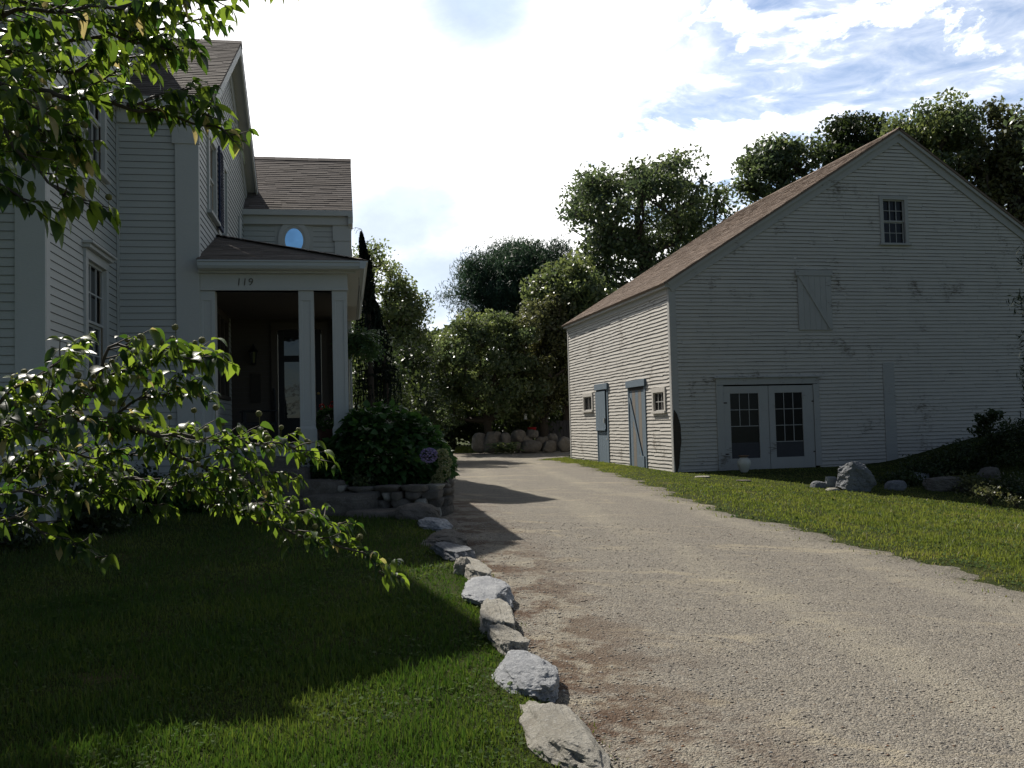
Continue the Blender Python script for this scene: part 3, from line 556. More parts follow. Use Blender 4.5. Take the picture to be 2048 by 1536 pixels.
# ---------------------------------------------------------------- house
def build_house():
    h0 = at(397, 700, 13.6); Hh = thing('farmhouse', 'white clapboard farmhouse with a corner porch numbered 119 and grey shingle roofs', 'house', (h0[0], h0[1], 0), R(10.2))
    GZ = -.1; A1 = -1.13
    # near block
    NB0, NB1, NE, NA = -3.34, 3.34, 6.4, 9.15; c0 = (NB0+NB1)/2
    lo = lambda z: NB0 if z < NE else NB0+(z-NE)/(NA-NE)*(c0-NB0)
    hi = lambda z: min(NB1 if z < NE else NB1-(z-NE)/(NA-NE)*(NB1-c0), 0.0 if z < 6.3 else 9)
    s = MB(); siding(s, (A1, 0), (0, 1), .35, NA-.05, lo, hi, [(-1.71, -.75, 4.85, 6.30), (-1.71, -.69, 1.97, 3.62)], .098, (1, 0), .012, .0, 3.5, jl=9)
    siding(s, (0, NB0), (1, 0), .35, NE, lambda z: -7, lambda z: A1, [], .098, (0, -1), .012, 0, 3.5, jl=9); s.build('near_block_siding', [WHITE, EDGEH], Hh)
    k = MB(); k.quad([(-7, NB0, GZ), (-7, NB1, GZ), (-7, NB1, NE), (-7, c0, NA), (-7, NB0, NE)]); k.quad([(-7, NB1, GZ), (A1, NB1, GZ), (A1, NB1, NE), (-7, NB1, NE)]); k.build('rear_wall', WHITE, Hh)
    fnd = MB(); fnd.box(-7, A1-.03, NB0+.03, NB1, -.4, .35); fnd.box(A1-.1, -.03, .03, 7.7, -.4, .35); fnd.box(0, 2.2, 3.95, 11.5, -.4, .4); fnd.build('foundation', ST_DARK, Hh)
    # second block
    B2, E2, AP, AZ2 = 7.8, 6.15, 3.9, 8.62
    lo2 = lambda z: 0 if z < E2 else (z-E2)/(AZ2-E2)*AP
    hi2 = lambda z: B2 if z < E2 else B2-(z-E2)/(AZ2-E2)*(B2-AP)
    s = MB(); siding(s, (0, 0), (0, 1), .35, AZ2-.05, lo2, hi2, [(1.05, 1.91, 4.85, 6.12), (2.87, 3.35, 4.85, 6.12), (1.52, 3.28, 1.95, 3.34)], .098, (1, 0), .012, 0, 3.5, jl=9)
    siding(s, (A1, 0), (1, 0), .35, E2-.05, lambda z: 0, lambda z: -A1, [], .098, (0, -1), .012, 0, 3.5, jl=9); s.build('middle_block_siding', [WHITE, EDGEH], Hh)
    # wing
    WB0, WB1, WE, WA, WX = 6.4, 11.6, 6.0, 7.86, 2.24
    s = MB(); siding(s, (0, WB0), (1, 0), 3.4, WE, lambda z: 0, lambda z: WX, [(.72, 1.42, 4.95, 5.95)], .115, (0, -1), .012, 0, 3.5, jl=9)
    wm = (WB0+WB1)/2; lo3 = lambda z: WB0 if z < WE else WB0+(z-WE)/(WA-WE)*(wm-WB0); hi3 = lambda z: WB1 if z < WE else WB1-(z-WE)/(WA-WE)*(WB1-wm)
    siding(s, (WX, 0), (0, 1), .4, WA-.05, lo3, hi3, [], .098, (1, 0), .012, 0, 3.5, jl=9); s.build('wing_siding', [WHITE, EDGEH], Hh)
    k = MB(); k.quad([(-4, WB1, GZ), (WX, WB1, GZ), (WX, WB1, WE), (-4, WB1, WE)]); k.build('wing_rear_wall', WHITE, Hh); k = MB(); k.box(.72, 1.42, WB0+.02, WB0+.04, 4.9, 6.0); k.build('oval_window_back', WHITE, Hh)
    # roofs
    def gable_roof(name, ends, b0, b1, ez, az, over, ovl, ovr):
        r = MB(); hw = (b1-b0)/2; L = math.hypot(hw, az-ez); rise = az-ez; a0, a1 = ends
        V1 = np.array([0, hw, rise])/L; N1 = np.array([0, -rise, hw])/L; V2 = np.array([0, -hw, rise])/L; N2 = np.array([0, rise, hw])/L
        for (O, V, N) in ((np.array([a0-ovl, b0, ez+.12]), V1, N1), (np.array([a0-ovl, b1, ez+.12]), V2, N2)):
            O = O-V*over; shingles(r, O+N*.045, (1, 0, 0), V, N, L+over, lambda v: 0, lambda v: a1-a0+ovl+ovr, .125, .30, .011, .006); roof_slab(r, O+N*.043, (1, 0, 0), V, N, .004, a1-a0+ovl+ovr-.004, L+over-.01, .04)
        n = int((a1-a0+ovr+ovl)/.25); w = (a1-a0+ovr+ovl)/n; ym = (b0+b1)/2
        for q in range(n): x = a0-ovl+w*q; h = az+.20+.006*random.random(); r.prism([(x, ym-.15, h-.11), (x, ym, h), (x, ym+.15, h-.11), (x, ym, h-.03)], (w+.01, 0, 0))
        return r.build(name, ROOFH, Hh)
    gable_roof('near_block_roof', (-7, A1), NB0, NB1, NE, NA, .3, .2, .28)
    gable_roof('middle_block_roof', (A1+.002, 0), 0, B2, E2, AZ2, .18, 0, .26)
    gable_roof('wing_roof', (-.3, WX), WB0, WB1, WE, WA, .16, 0, .10)
    def rake(parent, a, b0, b1, ez, az, ov, wd=.26, back=.0, mat=TRIM):
        t = MB(); hw = (b1-b0)/2; L = math.hypot(hw, az-ez); rise = az-ez; ym = (b0+b1)/2
        for sgn, bb in ((1, b0), (-1, b1)):
            V = np.array([0, sgn*hw, rise])/L; N = np.array([0, -sgn*rise, hw])/L; E0 = np.array([0, bb, ez+.12])-V*.28
            def pt(x, l, n):
                p = E0+V*l+N*n; 
                if l > L: p = p+V*((ym-p[1])/V[1])
                return (x, p[1], p[2])
            T = L+.5
            t.prism([pt(a+ov-.03, 0, -.14), pt(a+ov-.03, 0, -.002), pt(a+ov-.03, T, -.002), pt(a+ov-.03, T, -.14)], (.035, 0, 0))      # fascia
            t.prism([pt(a+.0, 0, -.03), pt(a+.0, 0, -.002), pt(a, T, -.002), pt(a, T, -.03)], (ov-.032, 0, 0))                   # soffit
            t.prism([pt(a+.0, 0, -wd-.1), pt(a, 0, -.032), pt(a, T, -.032), pt(a, T, -wd-.1)], (.03, 0, 0))                     # frieze
        return t.build('rake_board', mat, Hh)
    rake(Hh, A1, NB0, NB1, NE, NA, .27); rake(Hh, 0, 0, B2, E2, AZ2, .25); rake(Hh, WX, WB0, WB1, WE, WA, .10)
    # eave fascias and friezes
    t = MB(); t.box(A1-6.1, A1+.26, NB0-.34, NB0-.30, NE-.18, NE+.03); t.box(A1-6.1, A1+.24, NB0-.30, NB0, NE-.16, NE-.13)
    t.build('eave_trim', TRIM, Hh, bevel=.004); t = MB(); t.box(A1+.014, .24, -.20, -.16, E2-.05, E2+.09); t.box(A1+.014, .0, -.16, -.03, E2-.04, E2-.01); t.box(A1+.014, 0, -.05, -.013, E2-.26, E2-.04)
    t.build('eave_trim', TRIM, Hh, bevel=.004); t = MB(); t.box(.0, WX+.10, WB0-.20, WB0-.16, WE-.02, WE+.10); t.box(0.002, WX+.10, WB0-.16, WB0, WE-.01, WE+.03); t.box(0.002, WX+.05, WB0-.10, WB0-.013, WE-.20, WE-.012)
    t.box(WX+.0, WX+.10, WB0-.2, WB0+.35, WE-.2, WE-.02); t.build('eave_trim', TRIM, Hh, bevel=.004); t = MB(); t.box(WX, WX+.08, WB0+.3, WB0+.42, 5.1, 5.35); t.build('return_bracket', TRIM, Hh, bevel=.004)
    # pilasters / corner boards
    t = MB(); t.box(A1-.28, A1+.034, NB0-.035, NB0-.002, .2, NE-.2); t.box(A1+.002, A1+.035, NB0, NB0+.14, .2, NE-.2); t.build('corner_pilaster', TRIM, Hh, bevel=.004)
    t = MB(); t.box(-.30, .034, -.055, -.002, .2, E2-.3); t.box(.002, .035, 0, .07, 3.9, E2-.1); t.box(-.34, .05, -.075, -.003, E2-.56, E2-.28); t.build('corner_pilaster', TRIM, Hh, bevel=.004)
    t = MB(); t.box(WX-.30, WX+.03, WB0-.05, WB0-.002, 3.4, 5.45); t.box(WX-.34, WX+.05, WB0-.065, WB0-.003, 5.452, 5.80); t.box(WX+.002, WX+.033, WB0, WB0+.2, .4, 5.45); t.build('corner_pilaster', TRIM, Hh, bevel=.004)
    t = MB(); t.box(A1+.013, A1+.04, -.06, 0, .35, E2-.3); t.build('inner_corner_bead', WHITE, Hh)
    # downspout
    d = MB(); d.box(-1.92, -1.79, NB0-.12, NB0-.02, .1, NE-.2); d.build('downspout', GUT, Hh, bevel=.012)
    g = MB(); g.box(-7.1, A1+.3, NB0-.46, NB0-.345, NE-.05, NE+.07); g.build('gutter', GUT, Hh, bevel=.01)
    # windows on east walls (faces +x)
    window_front(Hh, -1.66, -.80, 4.86, 6.26, A1, 3, 4, .12, TRIM, GLASS, 'y', 'upper_window', inset=.05)
    window_front(Hh, -1.66, -.74, 1.98, 3.58, A1, 3, 4, .12, TRIM, GLASS, 'y', 'lower_window', head=True, inset=.05)
    u = window_front(Hh, 1.10, 1.86, 4.86, 6.08, 0, 2, 2, .10, TRIM, GLASS, 'y', 'bedroom_window', inset=.04)
    sh = MB(); sh.box(.05, .085, 2.0, 2.42, 4.78, 6.2); shp = sh.build('shutter', SHUT, Hh, bevel=.004); sl_ = MB()
    for q in range(26): z = 4.86+.05*q; sl_.prism([(.086, 2.04, z), (.10, 2.04, z), (.086, 2.04, z+.035)], (0, .34, 0))
    sl_.build('louvre', SHUT, shp)
    window_front(Hh, 2.92, 3.3, 4.86, 6.08, 0, 1, 2, .08, TRIM, GLASS, 'y', 'bedroom_window', inset=.04)
    t = MB(); t.box(.013, .04, 5.35, 5.75, 4.3, 5.75); t.build('vent_board', TRIM, Hh)
    w3 = MB()
    for q in range(4): w3.box(-.02, .04, 1.5+.57*q, 1.6+.57*q, 1.95, 3.3)
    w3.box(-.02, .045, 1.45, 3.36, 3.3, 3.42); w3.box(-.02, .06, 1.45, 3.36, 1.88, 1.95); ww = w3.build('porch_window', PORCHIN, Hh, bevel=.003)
    p = MB(); p.quad([(-.01, 1.55, 1.95), (-.01, 3.3, 1.95), (-.01, 3.3, 3.3), (-.01, 1.55, 3.3)]); p.build('pane', GLASS, ww)
    # oval window
    ov = MB(); cx, cz = 1.07, 5.46; n = 40
    for (ra, rb, ya, yb) in ((.34, .45, .07, .0), (.27, .37, .05, .0)):
        for q in range(n):
            a, b = 2*math.pi*q/n, 2*math.pi*(q+1)/n; f = .72
            P = [(cx+ra*math.cos(a), cz+rb*math.sin(a)), (cx+ra*math.cos(b), cz+rb*math.sin(b)), (cx+ra*f*math.cos(b), cz+rb*f*math.sin(b)), (cx+ra*f*math.cos(a), cz+rb*f*math.sin(a))]
            ov.prism([(x, WB0-ya, z) for x, z in P], (0, ya-.001, 0), r=.4)
    o = ov.build('oval_window', TRIM, Hh); g = MB(); g.quad([(cx+.215*math.cos(2*math.pi*q/n), WB0-.035, cz+.30*math.sin(2*math.pi*q/n)) for q in range(n)]); OG = glassm('blue_reflecting_glass', (.30, .50, .66), .02); OG.node_tree.nodes['Principled BSDF'].inputs['Metallic'].default_value = 1.; g.build('pane', OG, o)
    bk = MB(); bk.box(.66, 1.48, WB0-.012, WB0+.015, 4.9, 6.0); bk.build('window_backing_panel', WHITE, Hh)
    # ---- porch
    PX, PB = 2.18, 0.0; FZ = 1.05; BE = 3.41
    fl = MB(); fl.box(0, PX+.06, -.06, 3.9, FZ-.05, FZ); fl.box(.0, PX+.03, -.03, 0, FZ-.2, FZ-.052); fl.box(PX, PX+.03, 0, 3.9, FZ-.2, FZ-.052); fl.build('porch_floor', TRIM, Hh, bevel=.003)
    la = MB(); 
    for q in range(26):
        x = .05+.083*q; la.prism([(x, -.012, .2), (x+.03, -.012, .2), (x+.03, -.012, FZ-.2), (x, -.012, FZ-.2)], (0, .01, 0)); 
    for q in range(12): z = .22+.055*q; la.box(0, PX, -.022, -.013, z, z+.022)
    la.build('porch_lattice', TRIM, Hh)
    dk = MB(); dk.box(0.01, PX-.02, .05, 3.8, .1, FZ-.06); dk.build('porch_underside', DARK, Hh)
    bm = MB(); bm.box(.036, PX, -.03, .17, BE, 3.68); bm.box(PX-.2, PX, .17, 6.3, BE, 3.679); bm.box(.036, PX+.01, -.045, .18, BE, BE+.03); bm.box(.01, PX-.2, .172, 3.9, 3.44, 3.46, 1); bm.box(.02, PX+.12, -.12, -.03, 3.66, 3.70)
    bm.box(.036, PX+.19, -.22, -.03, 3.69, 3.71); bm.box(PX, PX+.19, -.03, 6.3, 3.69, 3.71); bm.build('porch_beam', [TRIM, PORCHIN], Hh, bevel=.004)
    gt = MB(); prof = [(0, 0), (-.07, 0), (-.10, .04), (-.10, .085), (-.125, .095), (-.125, .115), (0, .115)]
    gt.prism([(.04, -.21+y, 3.70+z) for y, z in prof], (PX+.14, 0, 0)); gt.prism([(PX+.18-y, -.32, 3.70+z) for y, z in prof], (0, 6.6, 0)); gt.build('gutter', GUT, Hh)
    # hip roof: slopes rise to the walls
    pr = MB(); pit = .35; e0 = 3.83; xe = PX+.23; ye = -.25
    Lf = math.hypot(1, pit); Vf = np.array([0, 1, pit])/Lf; Nf = np.array([0, -pit, 1])/Lf; mx = (xe)*Lf
    shingles(pr, (0.014, ye, e0), (1, 0, 0), Vf, Nf, mx, lambda v: 0, lambda v: xe-.014-v/Lf, .12, .30, .010, .006)
    Vs = np.array([-1, 0, pit])/Lf; Ns = np.array([pit, 0, 1])/Lf
    shingles(pr, (xe, WB0-.02, e0), (0, -1, 0), Vs, Ns, mx, lambda v: 0, lambda v: (WB0-.02-ye)-v/Lf, .12, .30, .010, .006)
    zt = e0+xe*pit; pr.quad([(0.014, ye, e0-.002), (xe, ye, e0-.002), (.014, ye+xe, zt-.004)]); pr.quad([(xe, ye, e0-.002), (xe, WB0-.02, e0-.002), (.014, WB0-.02, zt-.004), (.014, ye+xe, zt-.004)])
    n = 14
    for q in range(n):
        a, b = q/n, (q+1)/n; f = lambda t: np.array([xe*(1-t)+.014*t, ye+xe*t, e0+(zt-e0)*t+.03]); A, Bb = f(a), f(b+.01); w = np.array([.09, .09, -.02])
        pr.quad([A-w*[1, -1, -1]*-1*[-1, 1, 1] if False else A+np.array([.1, .06, -.02]), Bb+np.array([.1, .06, -.02]), Bb, A]); pr.quad([A+np.array([-.06, -.1, -.02]), A, Bb, Bb+np.array([-.06, -.1, -.02])])
    pr.box(.03, xe-.03, ye+.02, ye+.05, 3.80, e0-.004, 1); pr.build('porch_roof', [ROOFH, GUT], Hh)
    # posts
    def post(x, y):
        w = .225; p = MB(); q = w/2; d = .012
        p.box(x-q+d, x+q-d, y-q+d, y+q-d, FZ, BE); 
        for s_ in (-1, 1):
            p.box(x+s_*(q-.03)-.03, x+s_*(q-.03)+.03, y-q, y+q, FZ+.42, BE-.19) if False else None
        for (xa, xb) in ((x-q, x-q+.055), (x+q-.055, x+q)): p.box(xa, xb, y-q, y+q, FZ+.40, BE-.15)
        p.box(x-q+.055, x+q-.055, y-q, y-q+.0115, FZ+.40, FZ+.48) if False else None
        p.box(x-q, x+q, y-q, y+q, BE-.151, BE); p.box(x-q, x+q, y-q, y+q, FZ+.27, FZ+.40); p.box(x-q-.02, x+q+.02, y-q-.02, y+q+.02, FZ, FZ+.27)
        p.prism([(x-q-.02, y-q-.021, FZ+.27), (x+q+.02, y-q-.021, FZ+.27), (x+q, y-q-.001, FZ+.32), (x-q, y-q-.001, FZ+.32)], (0, .02, 0))
        return p.build('porch_post', TRIM, Hh, bevel=.004)
    post(1.56, .10); post(PX-.125, .10); post(PX-.125, .62); post(PX-.125, 3.75); post(.13, .10)
    # back wall of porch with door
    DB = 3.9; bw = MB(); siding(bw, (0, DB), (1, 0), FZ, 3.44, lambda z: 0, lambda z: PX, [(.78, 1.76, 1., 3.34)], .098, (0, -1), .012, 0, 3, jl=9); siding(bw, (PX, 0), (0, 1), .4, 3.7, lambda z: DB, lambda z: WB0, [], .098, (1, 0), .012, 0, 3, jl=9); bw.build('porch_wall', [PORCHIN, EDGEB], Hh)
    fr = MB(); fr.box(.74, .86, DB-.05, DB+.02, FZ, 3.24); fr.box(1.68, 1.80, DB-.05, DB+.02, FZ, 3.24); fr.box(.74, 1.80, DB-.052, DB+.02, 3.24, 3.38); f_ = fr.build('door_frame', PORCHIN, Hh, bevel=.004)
    dr = MB(); x0, x1 = .87, 1.67; dr.box(x0, x0+.11, DB-.02, DB+.02, FZ, 3.23); dr.box(x1-.11, x1, DB-.02, DB+.02, FZ, 3.23); dr.box(x0+.11, x1-.11, DB-.019, DB+.02, 2.62, 2.74); dr.box(x0+.11, x1-.11, DB-.019, DB+.02, 3.1, 3.23); dr.box(x0+.11, x1-.11, DB-.019, DB+.02, FZ, FZ+.5)
    dd = dr.build('front_door', DARKD, Hh, bevel=.004); g = MB(); g.quad([(x0+.11, DB, FZ+.5), (x1-.11, DB, FZ+.5), (x1-.11, DB, 2.62), (x0+.11, DB, 2.62)]); g.quad([(x0+.11, DB, 2.74), (x1-.11, DB, 2.74), (x1-.11, DB, 3.1), (x0+.11, DB, 3.1)]); g.build('pane', GLASS, dd)
    kn = MB(); kn.lathe([(0, 0), (.03, .01), (.03, .04), (0, .06)], (x1-.06, DB-.05, 1.98), 10); kn.build('knob', plain('brass', (.3, .2, .06), None, .3), dd)
    # wall lantern, plaque
    lt = MB(); lx, ly, lz = .42, DB-.12, 2.72
    lt.box(lx-.03, lx+.03, DB-.04, DB-.013, lz-.05, lz+.2); lt.tube([(lx, DB-.03, lz+.17), (lx, ly, lz+.24), (lx, ly, lz+.18)], .012, 6)
    lt.lathe([(.0, .20), (.03, .17), (.09, .10), (.095, .085)], (lx, ly, lz), 6); lt.lathe([(.0, -.16), (.05, -.15), (.055, -.13)], (lx, ly, lz), 6)
    for q in range(4): a = q*math.pi/2+.78; lt.tube([(lx+.055*math.cos(a), ly+.055*math.sin(a), lz-.13), (lx+.085*math.cos(a), ly+.085*math.sin(a), lz+.09)], .006, 4)
    lo_ = lt.build('wall_lantern', DARKD, Hh); gg = MB(); gg.lathe([(.045, -.12), (.075, .085)], (lx, ly, lz), 8); gg.build('lantern_glass', GLASS, lo_)
    pq = MB(); pq.box(lx-.06, lx+.12, DB-.035, DB-.013, 1.85, 2.40); pq.build('dark_plaque', plain('dark_bronze', (.04, .033, .025)), Hh)
    # house number
    nm = plain('aged_bronze_number', (.13, .115, .085), (.08, .07, .05)); xx = .545
    for ch, adv in (('1', .085), ('1', .085), ('9', .1)):
        cu = bpy.data.curves.new('number', 'FONT'); cu.body = ch; cu.size = .155; cu.extrude = .006; cu.shear = .12; cu.offset = -.0015
        tmp = bpy.data.objects.new('n', cu); COL.objects.link(tmp); bpy.context.view_layer.update(); me = bpy.data.meshes.new_from_object(tmp); bpy.data.objects.remove(tmp)
        no = bpy.data.objects.new('house_number', me); COL.objects.link(no); no.parent = Hh; no.rotation_euler = (R(90), 0, 0); no.location = (xx, -.036, 3.485); me.materials.clear(); me.materials.append(nm); xx += adv
    return Hh
HOUSE = build_house()
Hm = Matrix.Translation(HOUSE.location) @ Matrix.Rotation(R(10.2), 4, 'Z')
def hw(a, b, z): v = Hm @ Vector((a, b, z)); return np.array([v.x, v.y, v.z])
# ---------------------------------------------------------------- rocks
def rock(name, label, cat, mat, loc, dims, rz=0, seed=0, cuts=9, flat=0., group=None, rough=.05, sub=4, sink=.0, kind=None, tilt=0, depthcut=(.55, .85)):
    rg = np.random.default_rng(seed+100); bm = bmesh.new(); bmesh.ops.create_icosphere(bm, subdivisions=sub, radius=1)
    P = np.array([v.co[:] for v in bm.verts]); P *= 1+.10*vnoise(P, 1.6, seed)[:, None]
    P = np.sign(P)*np.abs(P)**(.82)
    for _ in range(cuts):
        n = rg.normal(size=3); n[2] *= .6; n /= np.linalg.norm(n); d = rg.uniform(*depthcut)*np.abs(n).sum()**.5; k = P@n-d; P = P-np.where(k > 0, k*.92, 0)[:, None]*n
    if flat: k = P[:, 2]-flat; P[:, 2] -= np.where(k > 0, k*.9, 0)
    nn = P/(np.linalg.norm(P, axis=1)[:, None]+1e-9); P += nn*(rough*vnoise(P, 4.5, seed+1)+rough*.5*vnoise(P, 11, seed+2)+rough*.25*vnoise(P, 23, seed+3))[:, None]
    mn, mx_ = P.min(0), P.max(0); P = (P-(mn+mx_)/2)/(mx_-mn)*np.array(dims)
    if tilt: c, s = math.cos(tilt), math.sin(tilt); P = np.stack([P[:, 0]*c+P[:, 2]*s, P[:, 1], -P[:, 0]*s+P[:, 2]*c], -1)
    P[:, 2] -= P[:, 2].min()+sink
    for v, p in zip(bm.verts, P): v.co = Vector(p)
    me = bpy.data.meshes.new(name); bm.to_mesh(me); bm.free(); me.materials.append(mat); me.polygons.foreach_set('use_smooth', [sub < 5]*len(me.polygons))
    o = bpy.data.objects.new(name, me); COL.objects.link(o); o.location = tuple(loc); o.rotation_euler = (0, 0, rz)
    if label: tag(o, label, cat, group, kind)
    return o
def gpt(px, py): p = ground_hit(px, py); return p
KG = 'kerb stones along the left edge of the driveway'
kerb = [  # px centre x, base y, width px, height px, depth (m), material, rot, label, flat
 (853, 1048, 48, 24, .34, ST_GREY, .1, 'low pale stone at the far end of the kerb, beside the step boulder', .5),
 (874, 1080, 64, 38, .42, ST_GREY, -.2, 'pale granite stone with a bright top, second from the far end of the kerb', .4),
 (886, 1112, 96, 30, .34, ST_DARK, -.15, 'long low greenish stone with a dark gap under it in the kerb', .35),
 (925, 1143, 72, 34, .32, ST_BLUE, -.3, 'rounded blue grey stone just behind the pair of tan kerb stones', .6),
 (926, 1174, 36, 46, .24, ST_TAN, .2, 'small round tan stone on the lawn side of the kerb', .0),
 (957, 1186, 54, 58, .38, ST_TAN, -.3, 'tan stone with a sloping yellowish face behind the large grey slab', .5),
 (983, 1240, 98, 76, .40, ST_GREY, -.2, 'large flat topped grey granite slab in the middle of the kerb', .35),
 (997, 1300, 68, 66, .26, ST_TAN, -.2, 'rounded tan and pink stone directly in front of the large grey slab', .55),
 (1030, 1342, 66, 66, .25, ST_TAN, -.3, 'grooved brown grey stone behind the broad white slab', .5),
 (1063, 1420, 128, 100, .36, ST_GREY, -.25, 'broad pale slab with a jagged front edge, lit almost white', .4),
 (1168, 1610, 150, 160, .62, ST_TAN, .55, 'long tan boulder nearest the camera in the kerb', .0),
 (1300, 1690, 90, 60, .3, ST_BLUE, .3, 'blue grey stone cut off by the bottom of the picture', .3)]
rg_t = [0, .05, -.08, .1, 0, .18, -.04, .1, .15, -.06, .12, 0]
_kp = [gpt(k_[0], k_[1]-4) for k_ in kerb]
for i, (cx, by, wp, hp, dp, mt, rz, lb, fl) in enumerate(kerb):
    p = _kp[i]; s = p[1]/FP; far = _kp[i-1] if i > 0 else p+np.array([-.1, dp, 0])
    if i == 5: far = _kp[3]
    if i in (4, 2): pass
    d = float(np.clip(far[1]-p[1], .22, .95))*1.04 if i not in (4, 11) else dp
    dirx = math.atan2(p[0]-far[0], max(far[1]-p[1], .15)); dirx = max(-.1, min(.55, dirx)); t = at(cx, by-hp, p[1]+d*.85); zt = t[2]
    g0 = H0(p[0], p[1])[0]; ht = max(.15, min(.34, zt-g0+.05))
    rock('kerb_stone', lb, 'stone', mt, (p[0]-.5*d*math.tan(dirx)*.8, p[1]+d*.5, g0-.05), (wp*s*1.14, d*1.16, ht+.07), dirx, 40+i, 8, fl if fl > .45 else 0., KG, .075, 5, 0, None, rg_t[i])
# stone steps
SG = 'rough stone steps up to the porch'
def at_h(px, py, z, Y): p = at(px, py, Y); return p
def slab(lb, x0, x1, y0, y1, z0, z1, seed, rz=.1, mt=ST_STEP):
    return rock('stone_step', lb, 'step', mt, ((x0+x1)/2, (y0+y1)/2, z0), (x1-x0, y1-y0, z1-z0), rz, seed, 4, .55, SG, .03, 5, 0, None, 0, (.85, 1.05))
slab('lowest stone step, lying on the lawn beside the end boulder', -2.25, -1.35, 12.0, 12.6, -.05, .24, 71, .05)
slab('wide second stone step with a level top', -2.95, -1.85, 12.35, 13.0, -.02, .44, 72, .08)
slab('third stone step at the left end of the low wall', -3.5, -2.35, 12.75, 13.4, .0, .62, 73, .12)
slab('fourth stone step half hidden by dogwood leaves', -4.0, -2.9, 13.05, 13.6, .0, .80, 74, .15, ST_DARK)
slab('top stone step against the porch floor edge', -4.25, -3.1, 13.25, 13.72, .0, .96, 75, .17, ST_DARK)
rock('step_boulder', 'rounded boulder at the foot of the steps where the kerb begins', 'boulder', ST_STEP, (-1.28, 12.15, -.03), (.62, .5, .36), .2, 81, 8, .0, None, .05, 5)
# low dry-stone wall
def build_wall():
    w = thing('low_stone_wall', 'low curved dry stone wall below the hydrangea', 'stone wall', (-1.8, 13.0, 0)); rg = np.random.default_rng(5); parts = []
    mats = [ST_STEP, ST_DARK, ST_TAN]; path = [(-2.55, 13.05), (-2.0, 12.85), (-1.5, 12.75), (-1.16, 12.8), (-1.05, 13.1), (-1.02, 13.6), (-1.1, 14.3), (-1.25, 15.0)]
    path = np.array(path); seg = np.hypot(*np.diff(path, axis=0).T); cum = np.concatenate([[0], np.cumsum(seg)]); tot = cum[-1]; k = 0
    for row, (z0, h) in enumerate(((-.02, .20), (.16, .15), (.30, .13), (.42, .10))):
        s = -.05+.12*rg.random()
        while s < tot:
            L = rg.uniform(.16, .42) if row < 3 else rg.uniform(.28, .5); m = s+L/2; x = np.interp(m, cum, path[:, 0]); y = np.interp(m, cum, path[:, 1]); x2 = np.interp(m+.05, cum, path[:, 0]); y2 = np.interp(m+.05, cum, path[:, 1]); a = math.atan2(y2-y, x2-x)
            o = rock('wall_stone' if row < 3 else 'cap_stone', None, None, mats[rg.integers(3)], (x+1.8, y-13.0, z0+rg.uniform(-.01, .01)), (L*1.0, .28, h*rg.uniform(1.0, 1.2)), a+rg.uniform(-.08, .08), 200+k, 8, .6, None, .05, 3)
            o.parent = w; k += 1; s += L*.98
    return w
build_wall()
bd = MB(); bd.prism([(-2.9, 13.15, .3), (-1.2, 12.95, .3), (-1.15, 15.0, .3), (-2.3, 15.6, .3), (-2.5, 14.0, .3)], (0, 0, .17)); o = bd.build('planting_bed', plain('dark_soil', (.035, .026, .018), None, .95, 20, .1, .02)); tag(o, None, None, None, 'structure')
# big rock and stones by the barn
def by_px(px, py, Y): p = at(px, py, Y); return p
RG = 'stones in front of the barn'
def rk(lb, cx, by, wp, hp, mt, seed, Y=None, dp=.7, cuts=9, flat=0., nm='field_stone', tilt=0.):
    p = gpt(cx, by) if Y is None else at(cx, by, Y); s = p[1]/FP; z = H0(p[0], p[1])[0]
    return rock(nm, lb, 'rock', mt, (p[0], p[1]+wp*s*dp*.4, z-.04), (wp*s, wp*s*dp, hp*s+.05), .1, seed, cuts, flat, None if nm == 'boulder' else RG, .05, 5 if wp > 50 else 4, 0, None, tilt)
p = gpt(1716, 986); s_ = p[1]/FP; rock('boulder', 'big jagged blue grey boulder standing on the grass in front of the barn', 'rock', ST_BLUE, (p[0], p[1]+.28, H0(p[0], p[1])[0]-.06), (78*s_, 60*s_, 66*s_+.06), .35, 316, 22, 0., None, .05, 6, 0, None, -.14, (.42, .78))
rk('small dark stone left of the big boulder', 1640, 979, 32, 16, ST_BLUE, 311)
rk('small round pale stone touching the left side of the big boulder', 1666, 978, 26, 24, ST_GREY, 312)
rk('flat little stone in the grass at the foot of the big boulder', 1668, 985, 30, 8, ST_TAN, 318)
rk('low grey stone in shade, first to the right of the big boulder', 1796, 984, 46, 22, ST_BLUE, 313)
rk('dark brown stone half buried behind the low grey stone', 1806, 968, 32, 14, ST_DARK, 314)
rk('pale topped stone under the brush, behind the long flat rock', 1846, 966, 42, 20, ST_GREY, 315)
rk('long sloping flat rock under the brush, right of the pale topped stone', 1895, 986, 74, 32, ST_DARK, 316)
rk('low dark rock at the right end of the row of stones', 1943, 987, 44, 16, ST_DARK, 317)
rk('brown rock higher on the brushy bank near the right edge', 1990, 965, 50, 30, ST_DARK, 319)
FG = 'flat stones set in the grass by the barn'
for (x, y, w_, lb, sd) in ((1405, 957, 36, 'pale flat stone in the grass below the barn corner', 330), (1487, 965, 30, 'small flat stone sunk in the lit grass in front of the barn doors', 331), (1300, 928, 26, 'worn stone at the foot of the nearer blue barn door', 332)):
    p = gpt(x, y); s = p[1]/FP; z = HT(np.array([p[0]]), np.array([p[1]]))[0]; rock('flat_stone', lb, 'stone', ST_STEP if sd != 330 else ST_TAN, (p[0], p[1], z-.055), (w_*s*.85, w_*s*1.0, .085), .2, sd, 5, .4, FG, .03, 4)
